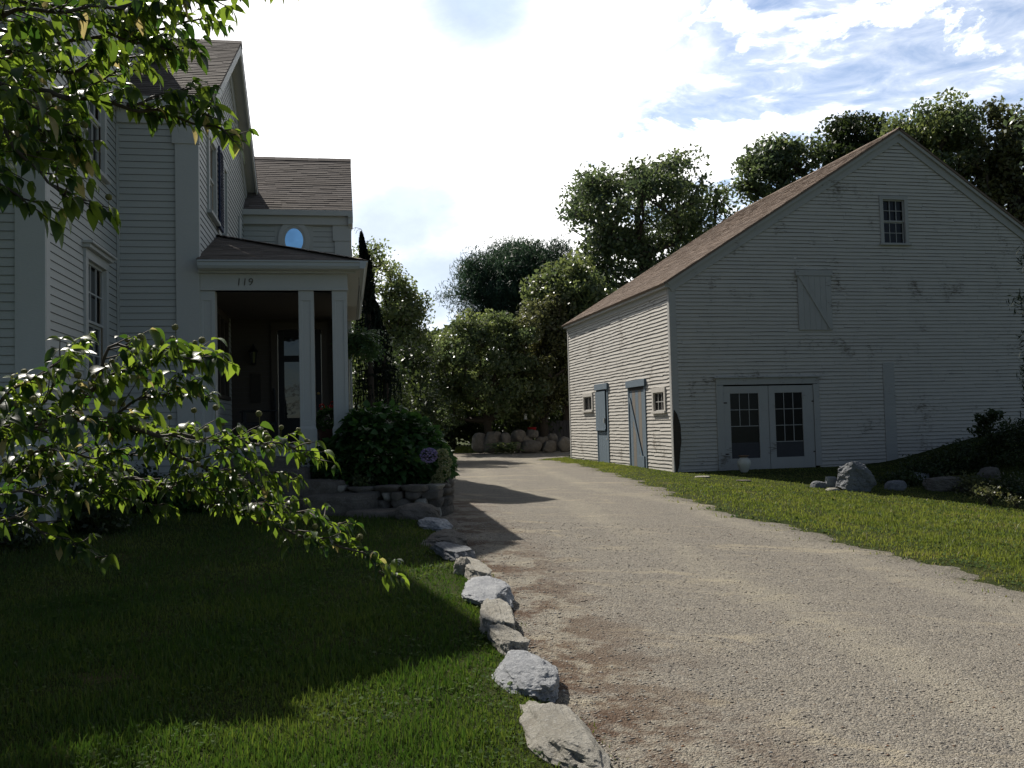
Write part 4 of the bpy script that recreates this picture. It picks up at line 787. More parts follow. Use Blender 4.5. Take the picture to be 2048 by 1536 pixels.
# boulder wall at the end of the drive
BG = 'boulders heaped at the end of the driveway'
bl = [(1063, 905, 38, 20, 'largest rounded boulder in the bottom row of the heap'), (1100, 904, 28, 19, 'bottom row boulder right of the largest rounded one'), (1128, 905, 30, 26, 'big round boulder at the right end of the heap by the barn corner'),
 (1035, 904, 18, 16, 'small boulder at the left end of the pale bottom row'), (1052, 888, 30, 14, 'broad boulder resting on the largest one'), (1036, 884, 32, 20, 'pale boulder at the top left of the heap'),
 (1063, 876, 26, 14, 'tilted wedge shaped boulder on top of the heap'), (1082, 891, 20, 14, 'small boulder wedged in the middle of the heap'), (1093, 884, 12, 9, 'small upright stone on the right part of the heap'), (1106, 882, 18, 12, 'small stone balanced right of the upright one'),
 (1112, 890, 14, 8, 'little stone between the two right hand boulders')]
for i, (x, y, w_, h_, lb) in enumerate(bl):
    Y = 42.6 if y > 900 else 43.1; p = at(x, y, Y); s = Y/FP; rock('heap_boulder', lb, 'boulder', ST_STEP if i % 3 else ST_DARK, (p[0], p[1]+.2, max(p[2], -.05)-.05), (w_*s*1.15, w_*s*.9, h_*s*1.25+.05), .4*i, 350+i, 6, 0., BG, .04, 3)
for i, (x, y, w_, h_, lb) in enumerate([(960, 905, 30, 38, 'dark upright boulder at the left end, beside the lit lawn'), (984, 905, 36, 40, 'dark tall boulder second from the left end'), (992, 880, 26, 18, 'light patched stone on top of the dark tall boulder'), (1010, 900, 30, 34, 'dark boulder behind the fern'), (947, 896, 12, 12, 'small pale stone at the left foot of the dark boulders')]):
    Y = 42.4; p = at(x, y, Y); s = Y/FP; rock('dark_boulder', lb, 'boulder', ST_DARK if i != 4 else ST_TAN, (p[0], p[1]+.2, max(p[2], -.05)-.05), (w_*s*1.1, w_*s*.8, h_*s*1.1), .5*i, 380+i, 8, 0., 'dark boulders beside the heap', .05, 3)
# ---------------------------------------------------------------- small things
def vase():
    p = at(1489, 953, 24.6); p[2] = H0(p[0], p[1])[0]; v = thing('garden_urn', 'pale rounded pottery urn with a brown rim standing before the barn doors', 'urn', p)
    m = MB(); m.lathe([(0, 0), (.075, 0), (.08, .02), (.12, .09), (.165, .19), (.182, .27), (.165, .345), (.12, .395), (.085, .42), (.085, .44)], n=28); m.build('body', plain('glazed_cream_pottery', (.66, .66, .58), (.45, .43, .36), .4, 5), v, True)
    m = MB(); m.lathe([(.10, .44), (.14, .46), (.145, .475), (.12, .475), (.09, .45), (.085, .40), (0, .38)], n=28); m.build('rim', plain('brown_clay', (.22, .14, .09), None, .6), v, True)
vase()
def leafmesh(centers, dirs, L, Wd, droop, fold=.25, ns=5, rg=RNG):
    """curved ovate leaves, numpy: centers (n,3), dirs (n,3) unit; returns V,F"""
    n = len(centers); t = np.linspace(0, 1, ns+1); prof = np.sin(np.pi*np.clip(t, 0, 1)**.72)*(1-.25*t); prof[0] = .06; prof[-1] = .0
    prof = prof/prof.max(); d = dirs.copy(); side = np.cross(d, np.array([0, 0, 1.])); side /= (np.linalg.norm(side, axis=1)[:, None]+1e-6)
    roll = rg.normal(0, .6, n); nrm = np.cross(side, d); side2 = side*np.cos(roll)[:, None]+nrm*np.sin(roll)[:, None]; nrm2 = np.cross(side2, d)
    V = np.zeros((n, ns+1, 3, 3)); p = centers.copy(); dd = d.copy()
    for k in range(ns+1):
        w = (prof[k]*Wd)[:, None] if np.ndim(Wd) else prof[k]*Wd
        V[:, k, 1] = p; V[:, k, 0] = p-side2*w+nrm2*w*fold; V[:, k, 2] = p+side2*w+nrm2*w*fold
        dd = dd+np.array([0, 0, -1.])*(droop/ns)[:, None]; dd /= np.linalg.norm(dd, axis=1)[:, None]; p = p+dd*(L/ns)[:, None]; nrm2 = np.cross(side2, dd)
    V = V.reshape(n, -1, 3); fc = []
    for k in range(ns): a = 3*k; fc += [(a, a+1, a+4, a+3), (a+1, a+2, a+5, a+4)]
    F = (np.arange(n)[:, None, None]*(3*(ns+1))+np.array(fc)[None]).reshape(-1, 4); return V.reshape(-1, 3), F, 2*ns
# hydrangea
HYD = foliage('hydrangea_leaf', (0.026, 0.065, 0.018), (0.052, 0.124, 0.029), 1.6, 0.38, .5, .35)
def hydrangea():
    h = thing('hydrangea_bush', 'dense dark green hydrangea bush with one purple bloom on the low wall', 'bush', (-1.95, 13.9, .45)); rg = np.random.default_rng(3)
    n = 3400; d = rdirs(n, .35, rg); d[:, 2] = np.abs(d[:, 2])*1.0; d /= np.linalg.norm(d, axis=1)[:, None]; rr = .72+.34*rg.random(n)**.7
    C = d*rr[:, None]*np.array([.95, .85, 1.02])*(1+.12*vnoise(d, 3., 1))[:, None]+np.array([.02, 0, .12])
    lowd = rdirs(700, 0, rg); C2 = np.stack([.95*lowd[:, 0], -.35-.45*np.abs(lowd[:, 1]), .1+.25*rg.random(700)], -1)
    C = np.concatenate([C, C2]); d = np.concatenate([d, lowd]); n = len(C); ld = d*.7+rdirs(n, 0, rg)*.6; ld[:, 2] *= .5; ld /= np.linalg.norm(ld, axis=1)[:, None]
    V, F, k = leafmesh(C, ld, .09+.07*rg.random(n), .036+.022*rg.random(n), .4+.8*rg.random(n), .2, 4, rg); fastmesh('foliage', V, F, np.repeat(rg.random(n), k), HYD, h)
    st = MB(); 
    for q in range(14): a = rg.uniform(0, 6.28); st.tube([(.1*math.cos(a), .1*math.sin(a), 0), (.4*math.cos(a), .35*math.sin(a), .5), (.6*math.cos(a), .5*math.sin(a), .85)], [.012, .008, .004], 5)
    st.build('stem', BARK, h)
    def bloom(px, py, Y, r, mat, nm):
        p = at(px, py, Y)-np.array([-1.95, 13.9, .45]); m = 260; dv = rdirs(m, .2, rg); C = p+dv*r*np.array([1, 1, .8]); V, F, k = leafmesh(C, (dv+rdirs(m, 0, rg)*.8)/1.3, np.full(m, r*.30), np.full(m, r*.16), np.full(m, .1), .1, 3, rg); fastmesh(nm, V, F, np.repeat(rg.random(m), k), mat, h)
    bloom(858, 911, 12.95, .105, foliage('purple_petals', (.20, .17, .36), (.34, .30, .52), 1.1, .3), 'bloom')
    wm = foliage('cream_petals', (.24, .27, .13), (.36, .38, .22), 1.0, .35)
    for (x, y, r) in ((884, 908, .08), (890, 925, .09), (887, 945, .09), (876, 958, .08), (868, 968, .06)): bloom(x, y, 13.15, r, wm, 'cream_bloom')
hydrangea()
# fern hanging on the porch
FERN = foliage('fern_frond', (0.04, 0.081, 0.029), (0.081, 0.144, 0.05), 1.6, .35)
def fern():
    c = hw(2.36, .45, 2.68); f = thing('hanging_fern', 'bushy fern in a hanging basket beside the corner porch post', 'plant', c); rg = np.random.default_rng(8)
    V = []; Fs = []; k0 = 0; P = []; D = []
    for q in range(300):
        a = rg.uniform(0, 6.28); el = rg.uniform(-.2, 1.2); L = rg.uniform(.32, .54); d = np.array([math.cos(a)*math.cos(el), math.sin(a)*math.cos(el), math.sin(el)]); p = np.zeros(3)
        for s in range(9): 
            P.append(p.copy()); D.append(np.cross(d, (0, 0, 1))*1.0+d*.5); P.append(p.copy()); D.append(-np.cross(d, (0, 0, 1))*1.0+d*.5)
            d = d+np.array([0, 0, -.20]); d /= np.linalg.norm(d); p = p+d*L/9
    P = np.array(P); D = np.array(D); D /= np.linalg.norm(D, axis=1)[:, None]+1e-6; n = len(P); V, F, k = leafmesh(P, D, np.full(n, .055), np.full(n, .016), np.full(n, .5), .1, 2, rg); fastmesh('fronds', V, F, np.repeat(rg.random(n), k), FERN, f)
    m = MB(); m.lathe([(0, -.16), (.09, -.15), (.14, -.02), (.15, 0), (.13, -.01), (0, -.03)], n=16); m.build('basket', plain('brown_basket', (.06, .04, .025)), f)
    m = MB(); top = 3.70-c[2]
    for q in range(3): a = q*2.09; m.tube([(.14*math.cos(a), .14*math.sin(a), 0), (0, 0, top-.12)], .003, 4)
    m.tube([(0, 0, top-.12), (0, 0, top)], .004, 4); m.build('hanging_wire', DARKD, f)
fern()
# porch chair and geranium pot
def chair():
    c = hw(.62, 2.6, 1.05); ch = thing('porch_chair', 'dark high backed porch chair beside the front door', 'chair', c, R(-70))
    m = MB(); m.box(-.30, .30, -.28, .28, .36, .42); m.build('seat', DARKD, ch, bevel=.01); m = MB(); n = 9
    for q in range(n): x = -.26+.52*q/(n-1); h = 1.02-.35*(x/.3)**2; m.box(x-.03, x+.03, .24, .27, .40, h)
    m.build('backrest', DARKD, ch, bevel=.006)
    for s in (-1, 1):
        for y in (-.26, .26): m = MB(); m.box(s*.28-.025, s*.28+.025, y-.025, y+.025, 0, .36 if y > 0 else .6); m.build('leg', DARKD, ch)
        m = MB(); m.box(s*.29-.05, s*.29+.05, -.32, .28, .60, .63); m.build('armrest', DARKD, ch, bevel=.006)
chair()
def geranium():
    c = hw(1.83, .75, 1.05); g = thing('potted_geranium', 'potted geranium with red blooms standing between the porch posts', 'potted plant', c); rg = np.random.default_rng(4)
    m = MB(); m.lathe([(0, 0), (.10, 0), (.14, .22), (.155, .23), (.15, .27), (.13, .26), (0, .24)], n=20); m.build('pot', plain('dark_clay_pot', (.10, .05, .035)), g, True)
    n = 420; d = rdirs(n, .3, rg); C = d*np.array([.19, .19, .2])*(.5+.5*rg.random(n))[:, None]+np.array([0, 0, .40]); V, F, k = leafmesh(C, d, np.full(n, .06), np.full(n, .03), np.full(n, .5), .2, 3, rg); fastmesh('foliage', V, F, np.repeat(rg.random(n), k), HYD, g)
    red = foliage('red_petals', (.40, .02, .02), (.55, .04, .03), 1., .3)
    for p in ((-.06, -.1, .62), (.10, -.05, .66), (.02, .08, .60)):
        m_ = 60; dv = rdirs(m_, .2, rg); V, F, k = leafmesh(np.array(p)+dv*.035, dv, np.full(m_, .022), np.full(m_, .010), np.full(m_, .1), .1, 2, rg); fastmesh('bloom', V, F, np.repeat(rg.random(m_), k), red, g)
geranium()
# things at the end of the driveway
p = at(1064, 862, 44.0); m = MB(); m.lathe([(0, 0), (.17, 0), (.21, .42), (.22, .43), (.20, .40), (0, .38)], (0, 0, 0), 20); b_ = thing('red_bucket', 'red bucket showing above the boulder heap', 'bucket', (p[0], p[1], p[2]-.25)); m.build('body', plain('red_plastic', (.30, .015, .02), None, .4), b_, True)
m = MB(); m.tube([(-.21, 0, .40), (-.12, 0, .52), (0, 0, .57), (.12, 0, .52), (.21, 0, .40)], .008, 5); m.build('handle', DARKD, b_)
p = at(1051, 834, 43.5); bf = thing('bird_feeder', 'small white bird feeder hanging in the dark under the trees', 'bird feeder', p)
m = MB(); m.lathe([(0, -.12), (.10, -.11), (.10, -.08), (.07, -.07), (.07, .10), (.11, .11), (0, .2)], n=14); m.build('body', plain('white_plastic', (.6, .62, .6), None, .4), bf, True); m = MB(); m.tube([(0, 0, .2), (0, 0, .9)], .008, 4); m.build('hanger', DARKD, bf)
def compost():
    p = at(1120, 876, 45.5); w = thing('board_fence', 'dark plank fence panel in shade behind the boulder heap', 'fence', (p[0], p[1], 0)); m = MB()
    for q in range(14): m.box(-1.1+.16*q, -.95+.16*q, -.02, .02, .05, 1.45+.03*random.random())
    m.build('planks', plain('dark_planks', (.06, .06, .065), None, .9), w, bevel=.004); m = MB(); m.box(-1.15, -1.05, .02, .12, 0, 1.5); m.box(1.1, 1.2, .02, .12, 0, 1.5); m.build('post', BARK, w)
compost()
# ---------------------------------------------------------------- foliage clouds and trees
def skeleton(base, centers, r0, rg, h0, lean=(0, 0)):
    """connect cluster centres to a trunk; returns MB of tubes"""
    top = centers[:, 2].max(); nodes = []; par = []; base = np.array(base, float); cm = centers.mean(0); n = 7
    for k in range(n+1):
        t = k/n; z = base[2]+(top-base[2])*.82*t; x = base[0]+(cm[0]-base[0])*t**1.5+.12*math.sin(3*t+r0*9); y = base[1]+(cm[1]-base[1])*t**1.5; nodes.append(np.array([x, y, z])); par.append(k-1)
    order = np.argsort(np.hypot(centers[:, 0]-cm[0], centers[:, 1]-cm[1])+.3*np.abs(centers[:, 2]-cm[2]))
    for i in order:
        c = centers[i]; N = np.array(nodes); d = np.linalg.norm(N-c, axis=1)+1.1*np.maximum(N[:, 2]-c[2]+.3, 0)+np.where(N[:, 2] < base[2]+h0*.7, 50, 0); j = int(np.argmin(d)); a = nodes[j]; L = np.linalg.norm(c-a)
        m = max(1, int(L/1.2)); prev = j
        for q in range(1, m+1):
            t = q/m; p = a+(c-a)*t+rg.normal(0, .05*L, 3)*(t < 1)*math.sin(math.pi*t)+np.array([0, 0, -.08*L*math.sin(math.pi*t)]); nodes.append(p); par.append(prev); prev = len(nodes)-1
    cnt = np.ones(len(nodes)); 
    for k in range(len(nodes)-1, 0, -1):
        if par[k] >= 0: cnt[par[k]] += cnt[k]
    rad = r0*(cnt/cnt[0])**.46; mb = MB()
    for k in range(1, len(nodes)):
        j = par[k]; mb.tube([nodes[j], nodes[k]], [min(rad[j], rad[k]*1.5) if j > n else rad[j], rad[k]], 6 if rad[k] > .06 else 4, 0, .5, False)
    return mb
def crown_centers(lobes, n, rg, shell=.55):
    vol = np.array([l[3]*l[4]*l[5] for l in lobes]); pr = vol/vol.sum(); out = []
    while len(out) < n:
        if len(out) % 9 == 8:
            l = lobes[rg.choice(len(lobes), p=pr)]; d = rdirs(1, .3, rg)[0]; out.append(np.array(l[:3])+d*rg.uniform(1.0, 1.15)*np.array(l[3:])); continue
        l = lobes[rg.choice(len(lobes), p=pr)]; d = rdirs(1, .1, rg)[0]; r = shell+(1-shell)*rg.random()**.6; q = np.array(l[:3])+d*r*np.array(l[3:])
        out.append(q)
    return np.array(out)
def tree(name, label, base, lobes, ncl, nlf, lsize, crad, mat, r0=.2, seed=0, h0=2., group='trees behind the barn and driveway', shell=.5, bark=BARK, aspect=.55, up=0., cat='tree', flat=.75):
    rg = np.random.default_rng(seed+500); C = crown_centers(lobes, ncl, rg, shell); t = thing(name, label, cat, base, 0, group); b = np.array(base, float)
    sk = skeleton(base, C, r0, rg, h0); sk.v = [tuple(np.array(v)-b) for v in sk.v]; sk.build('trunk', bark, t, True)
    ci = rg.integers(0, ncl, nlf); cr = crad*(.35+1.1*rg.random(ncl)**1.3); off = rg.normal(size=(nlf, 3))*.5*cr[ci][:, None]; ln_ = np.linalg.norm(off, axis=1)/(cr[ci]*1.05); off /= np.maximum(ln_, 1)[:, None]; off[:, 2] *= flat
    pw = cr**2; ci2 = rg.choice(ncl, nlf, p=pw/pw.sum()); off = off*(cr[ci2]/cr[ci])[:, None]; ci = ci2; P = C[ci]+off; dirs = rdirs(nlf, up, rg) if up else None
    V, F = leafcloud(P-b, np.full(nlf, lsize), aspect, rg, 0, dirs); rn = np.clip(.6*rg.random(ncl)[ci]+.4*rg.random(nlf), 0, 1); fastmesh('crown', V, F, rn, mat, t); return t
OAK = foliage('oak_leaves', (0.046, 0.074, 0.039), (0.101, 0.138, 0.069), 1.7, 0.44, .35, .6); MAPLE = foliage('maple_leaves', (0.053, 0.083, 0.037), (0.125, 0.16, 0.07), 1.7, 0.46, .35, .6)
PINE = foliage('pine_needles', (0.024, 0.055, 0.038), (0.055, 0.102, 0.067), 1.3, 0.3, .5, .3); OLIVE = foliage('olive_green_leaves', (0.057, 0.073, 0.033), (0.119, 0.125, 0.057), 1.6, 0.43, .38, .5)
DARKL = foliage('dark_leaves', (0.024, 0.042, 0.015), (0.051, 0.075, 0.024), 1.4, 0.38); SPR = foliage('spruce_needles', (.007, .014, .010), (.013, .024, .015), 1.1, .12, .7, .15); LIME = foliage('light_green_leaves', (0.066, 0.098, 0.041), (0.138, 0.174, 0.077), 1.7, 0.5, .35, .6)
def lob(px, py, Y, rx, rz, ry=None, dy=0):      # ellipsoid lobe from picture extent (pixels) at distance
    k_ = Y > 40; rx = max(rx-2, 9) if k_ else rx; rz = max(rz-9, 8) if k_ else rz; p = at(px, py+(3 if k_ else 0), Y+dy); s = Y/FP; return (p[0], p[1], p[2], rx*s, (ry or rx)*s, rz*s)
def gb(px, Y): p = at(px, 860, Y); return (p[0], p[1], 0.)
tree('oak_tree', 'tall broad oak with an open crown and sky showing between its limbs', gb(1335, 52), [lob(1290, 410, 52, 150, 90), lob(1200, 430, 52, 70, 75), lob(1395, 420, 52, 70, 70), lob(1250, 540, 52, 105, 80), lob(1320, 355, 52, 85, 45), lob(1370, 500, 52, 60, 50), lob(1220, 600, 52, 90, 55), lob(1160, 590, 52, 50, 60), lob(1180, 520, 52, 60, 70)], 260, 27000, .125, .85, OAK, .42, 1, 5., shell=.62)
tree('white_pine', 'dense blue green pine with feathery upturned tips left of the oak', gb(1035, 58), [lob(1020, 560, 58, 105, 70), lob(1060, 520, 58, 75, 55), lob(935, 590, 58, 48, 18), lob(960, 545, 58, 40, 16), lob(1040, 490, 58, 26, 22), lob(1005, 508, 58, 22, 20), lob(1085, 500, 58, 24, 26), lob(1000, 640, 58, 80, 50), lob(1090, 570, 58, 60, 80)], 260, 52000, .17, .95, PINE, .35, 2, 3., aspect=.13, up=1.1, shell=.3)
tree('maple_tree', 'pale sunlit maple filling the gap between the pine and the oak', gb(1130, 46), [lob(1130, 560, 46, 50, 45), lob(1110, 600, 46, 55, 60), lob(1150, 610, 46, 60, 60), lob(1190, 590, 46, 40, 40)], 75, 12000, .125, .75, MAPLE, .22, 3, 3.)
tree('crabapple_tree', 'rounded light edged tree standing in front of the pine', gb(975, 44.5), [lob(950, 715, 44, 105, 85), lob(945, 660, 44, 60, 55), lob(990, 770, 44, 110, 70), lob(900, 740, 44, 50, 60), lob(1015, 690, 44, 60, 55), lob(930, 810, 44, 50, 50)], 190, 30000, .085, .55, MAPLE, .22, 4, 1.6)
tree('olive_tree', 'brownish olive leaved tree beside the far barn corner', gb(1085, 45.5), [lob(1080, 680, 45, 75, 80), lob(1120, 740, 45, 65, 90), lob(1060, 770, 45, 70, 70), lob(1110, 640, 45, 60, 55), lob(1150, 700, 45, 50, 80)], 170, 27000, .088, .6, OLIVE, .25, 5, 1.6)
tree('ash_tree', 'loose light green tree with ragged tips rising behind the porch', gb(790, 38), [lob(785, 690, 38, 70, 95), lob(760, 560, 38, 45, 45), lob(800, 620, 38, 55, 60), lob(830, 700, 38, 35, 90), lob(780, 800, 38, 75, 60), lob(840, 590, 38, 25, 12)], 170, 20000, .075, .5, LIME, .18, 6, 2.)
tree('ash_tree', 'thin wispy top of a pale tree just right of the house wing', gb(748, 36), [lob(745, 520, 36, 40, 28), lob(725, 560, 36, 30, 40)], 26, 1300, .07, .5, LIME, .10, 7, 4.)
tree('oak_tree', 'dark crowned tree with a gap of sky, left end of the barn ridge', gb(1555, 50), [lob(1565, 320, 50, 55, 55), lob(1510, 350, 50, 45, 42), lob(1610, 320, 50, 36, 38), lob(1590, 400, 50, 70, 40)], 85, 12000, .12, .75, OAK, .25, 8, 5.)
tree('maple_tree', 'narrow pointed tree rising just left of the barn peak', gb(1715, 50), [lob(1715, 260, 50, 55, 40), lob(1730, 235, 50, 30, 25), lob(1680, 310, 50, 55, 40), lob(1750, 300, 50, 60, 50)], 75, 10000, .12, .75, DARKL, .25, 9, 5.)
tree('oak_tree', 'wide green tree immediately right of the barn peak', gb(1880, 46), [lob(1870, 270, 46, 85, 55), lob(1830, 260, 46, 40, 35), lob(1930, 270, 46, 55, 50), lob(1880, 360, 46, 90, 60)], 130, 18000, .115, .75, MAPLE, .3, 10, 4.)
tree('maple_tree', 'tree at the right edge of the picture with sky above its crown', gb(2040, 44), [lob(2010, 280, 44, 60, 60), lob(1970, 340, 44, 60, 60), lob(2060, 330, 44, 70, 100), lob(1985, 235, 44, 40, 30), lob(2030, 400, 44, 70, 70)], 130, 18000, .115, .75, OLIVE, .3, 11, 4.)
for i, (px, Y, py, rx, rz, lb, mt) in enumerate([(870, 62, 770, 120, 100, 'dark shaded tree in the gap behind the hydrangea', DARKL), (800, 58, 760, 100, 110, 'dark tree behind the light green ash', DARKL), (1010, 64, 760, 120, 110, 'dark tree far behind the crabapple', DARKL), (1150, 66, 720, 130, 130, 'dark tree far behind the olive leaved tree', OAK), (1280, 64, 640, 140, 120, 'dark tree low behind the barn roof and the big oak', DARKL), (700, 52, 780, 90, 90, 'dark tree hidden beside the house wing', DARKL)]):
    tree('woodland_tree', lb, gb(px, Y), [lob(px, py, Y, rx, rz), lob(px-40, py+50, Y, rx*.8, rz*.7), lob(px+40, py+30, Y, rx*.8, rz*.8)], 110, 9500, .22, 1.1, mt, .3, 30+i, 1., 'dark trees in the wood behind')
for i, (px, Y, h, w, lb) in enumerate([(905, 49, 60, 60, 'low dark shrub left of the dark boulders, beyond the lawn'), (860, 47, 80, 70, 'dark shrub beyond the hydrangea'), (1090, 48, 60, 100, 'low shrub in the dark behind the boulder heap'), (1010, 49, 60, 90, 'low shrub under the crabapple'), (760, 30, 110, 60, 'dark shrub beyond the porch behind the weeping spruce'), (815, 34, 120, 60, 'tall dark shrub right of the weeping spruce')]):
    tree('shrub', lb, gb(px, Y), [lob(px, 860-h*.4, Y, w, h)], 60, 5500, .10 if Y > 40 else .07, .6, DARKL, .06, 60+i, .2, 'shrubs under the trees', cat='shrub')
def spruce():
    b = gb(745, 24.); t = thing('weeping_spruce', 'nearly black weeping spruce with hanging strands beside the porch', 'tree', b); rg = np.random.default_rng(77); bb = np.array(b); m = MB()
    stems = [[at(745, 870, 24), at(742, 760, 24), at(738, 640, 24), at(733, 560, 24), at(730, 500, 24), at(722, 462, 24)], [at(775, 870, 24.4), at(772, 770, 24.4), at(765, 690, 24.4), at(750, 610, 24.2), at(738, 560, 24.1)]]
    stems[0][0][2] = stems[1][0][2] = 0; P = []; D = []
    for st in stems:
        st = [s-bb for s in st]; m.tube(st, list(np.linspace(.10, .012, len(st))), 7)
        cum = np.linspace(0, 1, len(st)); A = np.array(st)
        for q in range(300):
            u = rg.random()**.8; p = np.array([np.interp(u, cum, A[:, k]) for k in range(3)]); out = rdirs(1, 0, rg)[0]; out[2] = abs(out[2])*.3; reach = (.58*(1-u)**1.15+.012); e = p+out*reach; L = min(rg.uniform(.3, 1.3)*(1-.72*u), e[2]-.3)
            if L < .1: continue
            for s in np.arange(0, 1, .03): P.append(p+(e-p)*s+np.array([0, 0, -.12*s])); D.append(out+rg.normal(0, .5, 3))
            for s in np.arange(0, L, .028): P.append(e+np.array([.05*math.sin(3*s+q), .05*math.cos(2*s+q), -.12-s])); D.append(np.array([0, 0, -1.])+rg.normal(0, .45, 3))
    P = np.array(P); D = np.array(D); D /= np.linalg.norm(D, axis=1)[:, None]; V, F = leafcloud(P, np.full(len(P), .045), .36, rg, 0, D); fastmesh('strands', V, F, rg.random(len(P)), SPR, t); m.build('trunk', BARK, t, True)
    # curved leader with sparse tips
    m = MB(); pts = [at(728, 500, 24)-bb, at(728, 475, 24)-bb, at(722, 458, 24)-bb, at(712, 455, 24)-bb, at(708, 462, 24)-bb]; m.tube(pts, [.012, .01, .008, .006, .004], 5)
    for q in range(4): s = pts[1+q % 3]; m.tube([s, s+np.array([-.1, 0, -.03]), s+np.array([-.14, 0, -.12])], .005, 4)
    m.build('leader', BARK, t)
spruce()
# brush on the bank right of the barn
def brush():
    rg = np.random.default_rng(12); G = 'brush on the bank by the barn'
    for i, (px, py, Y, w, h, lb, mt) in enumerate([(1850, 940, 23.2, 45, 35, 'low dark brush at the left end of the bank below the barn wall', DARKL), (1905, 925, 23.4, 50, 50, 'dark brush in the middle of the bank', DARKL), (1965, 905, 23.6, 50, 60, 'tall dark brush climbing the barn wall', DARKL), (2030, 890, 23.2, 50, 85, 'tallest dark brush at the right edge of the picture', DARKL), (1950, 965, 21.5, 55, 28, 'brush with small leaves above the flat rocks', OLIVE), (2020, 975, 21.2, 55, 35, 'brush at the lower right of the bank', DARKL), (1800, 955, 22.5, 30, 14, 'thin weeds right of the big boulder', DARKL)]):
        p = at(px, py, Y); b = (p[0], p[1], H0(p[0], p[1])[0]); tree('brush', lb, b, [lob(px, py+12, Y, w, h*.72)], 46, 2600, .04, .26, mt, .02, 90+i, .05, G, cat='bush', shell=.2)
    for i, (px, py, Y, w, h, n, lb) in enumerate([(1975, 985, 19.6, 26, 12, 240, 'small sunlit leafy sprig at the edge of the lit grass'), (2030, 1000, 19.2, 16, 8, 90, 'tiny sunlit sprig at the far right edge of the grass')]):
        p = at(px, py, Y); b = (p[0], p[1], H0(p[0], p[1])[0]); tree('leafy_sprig', lb, b, [lob(px, py, Y, w, h)], 22, n, .03, .14, OLIVE, .01, 99+i, .02, 'sprigs at the edge of the bank', cat='plant', shell=.1)
    p = at(1975, 845, 23.8); b = (p[0], p[1], H0(p[0], p[1])[0]); tree('sapling', 'thin dark sapling standing out against the barn wall', b, [lob(1965, 860, 23.8, 14, 30), lob(1985, 835, 23.8, 16, 10)], 22, 700, .05, .16, DARKL, .015, 101, .3, None, cat='sapling', shell=.1)
    b = gb(2110, 20.5); tree('dark_conifer', 'dark conifer branches reaching in from the right edge over the barn wall', b, [lob(2105, 590, 20.5, 55, 100), lob(2120, 780, 20.5, 60, 120), lob(2100, 480, 20.5, 40, 60), lob(2065, 545, 20.5, 22, 22)], 90, 12000, .08, .42, SPR, .14, 102, .8, None, aspect=.15, shell=.2)
    b = gb(2130, 17.0); tree('maple_tree', 'overhanging leafy twigs at the upper right edge of the picture', (b[0]+.8, b[1], -.4), [lob(2120, 215, 17, 60, 60), lob(2050, 210, 17, 12, 10), lob(2150, 330, 17, 60, 120)], 50, 2600, .06, .40, OAK, .12, 103, 3., None)
brush()
def fern_clump():
    p = at(1008, 900, 42.); t = thing('fern_clump', 'green fern clump spilling from the boulders at the driveway end', 'plant', (p[0], p[1]-.3, -.02)); rg = np.random.default_rng(6); P = []; D = []
    for q in range(60):
        a = rg.uniform(3.1, 6.4); d = np.array([math.cos(a)*.7, math.sin(a)*.5, .9]); d /= np.linalg.norm(d); pp = np.array([rg.uniform(-.4, .4), 0, rg.uniform(0, .35)])
        for s in range(10): P.append(pp.copy()); D.append(np.cross(d, (0, 0, 1))+rg.normal(0, .2, 3)); d = d+np.array([0, 0, -.17]); d /= np.linalg.norm(d); pp = pp+d*.075
    P = np.array(P); D = np.array(D); D /= np.linalg.norm(D, axis=1)[:, None]; V, F = leafcloud(P, np.full(len(P), .08), .4, rg, 0, D); fastmesh('fronds', V, F, rg.random(len(P)), LIME, t)
fern_clump()
# small plants at the foot of the house wall and in the bed
for i, (a, b, w, h, lb, mt) in enumerate([(-.75, -.5, .35, .35, 'dark foundation shrub below the front wall, behind the dogwood', DARKL), (-1.75, -3.9, .7, .5, 'dark shrub at the near corner of the house', DARKL), (-.72, -2.6, .4, .42, 'dark shrub below the lower window of the house', DARKL), (-3.2, -3.9, .7, .5, 'dark shrub left of the near corner of the house', DARKL), (-.1, -.55, .3, .3, 'small shrub at the foot of the corner pilaster', HYD)]):
    p = hw(a, b, .2); tree('foundation_shrub', lb, (p[0], p[1], .1), [(p[0], p[1], .35, w, w, h)], 30, 2200, .04, .22, mt, .02, 120+i, .05, 'shrubs at the foot of the house', cat='shrub', shell=.2)
p = at(725, 958, 13.0); tree('bed_fern', 'small light fern at the edge of the bed above the low wall', (p[0], p[1], .45), [(p[0], p[1], .55, .22, .12, .1)], 16, 500, .03, .10, MAPLE, .008, 130, .01, None, cat='plant', shell=.1)
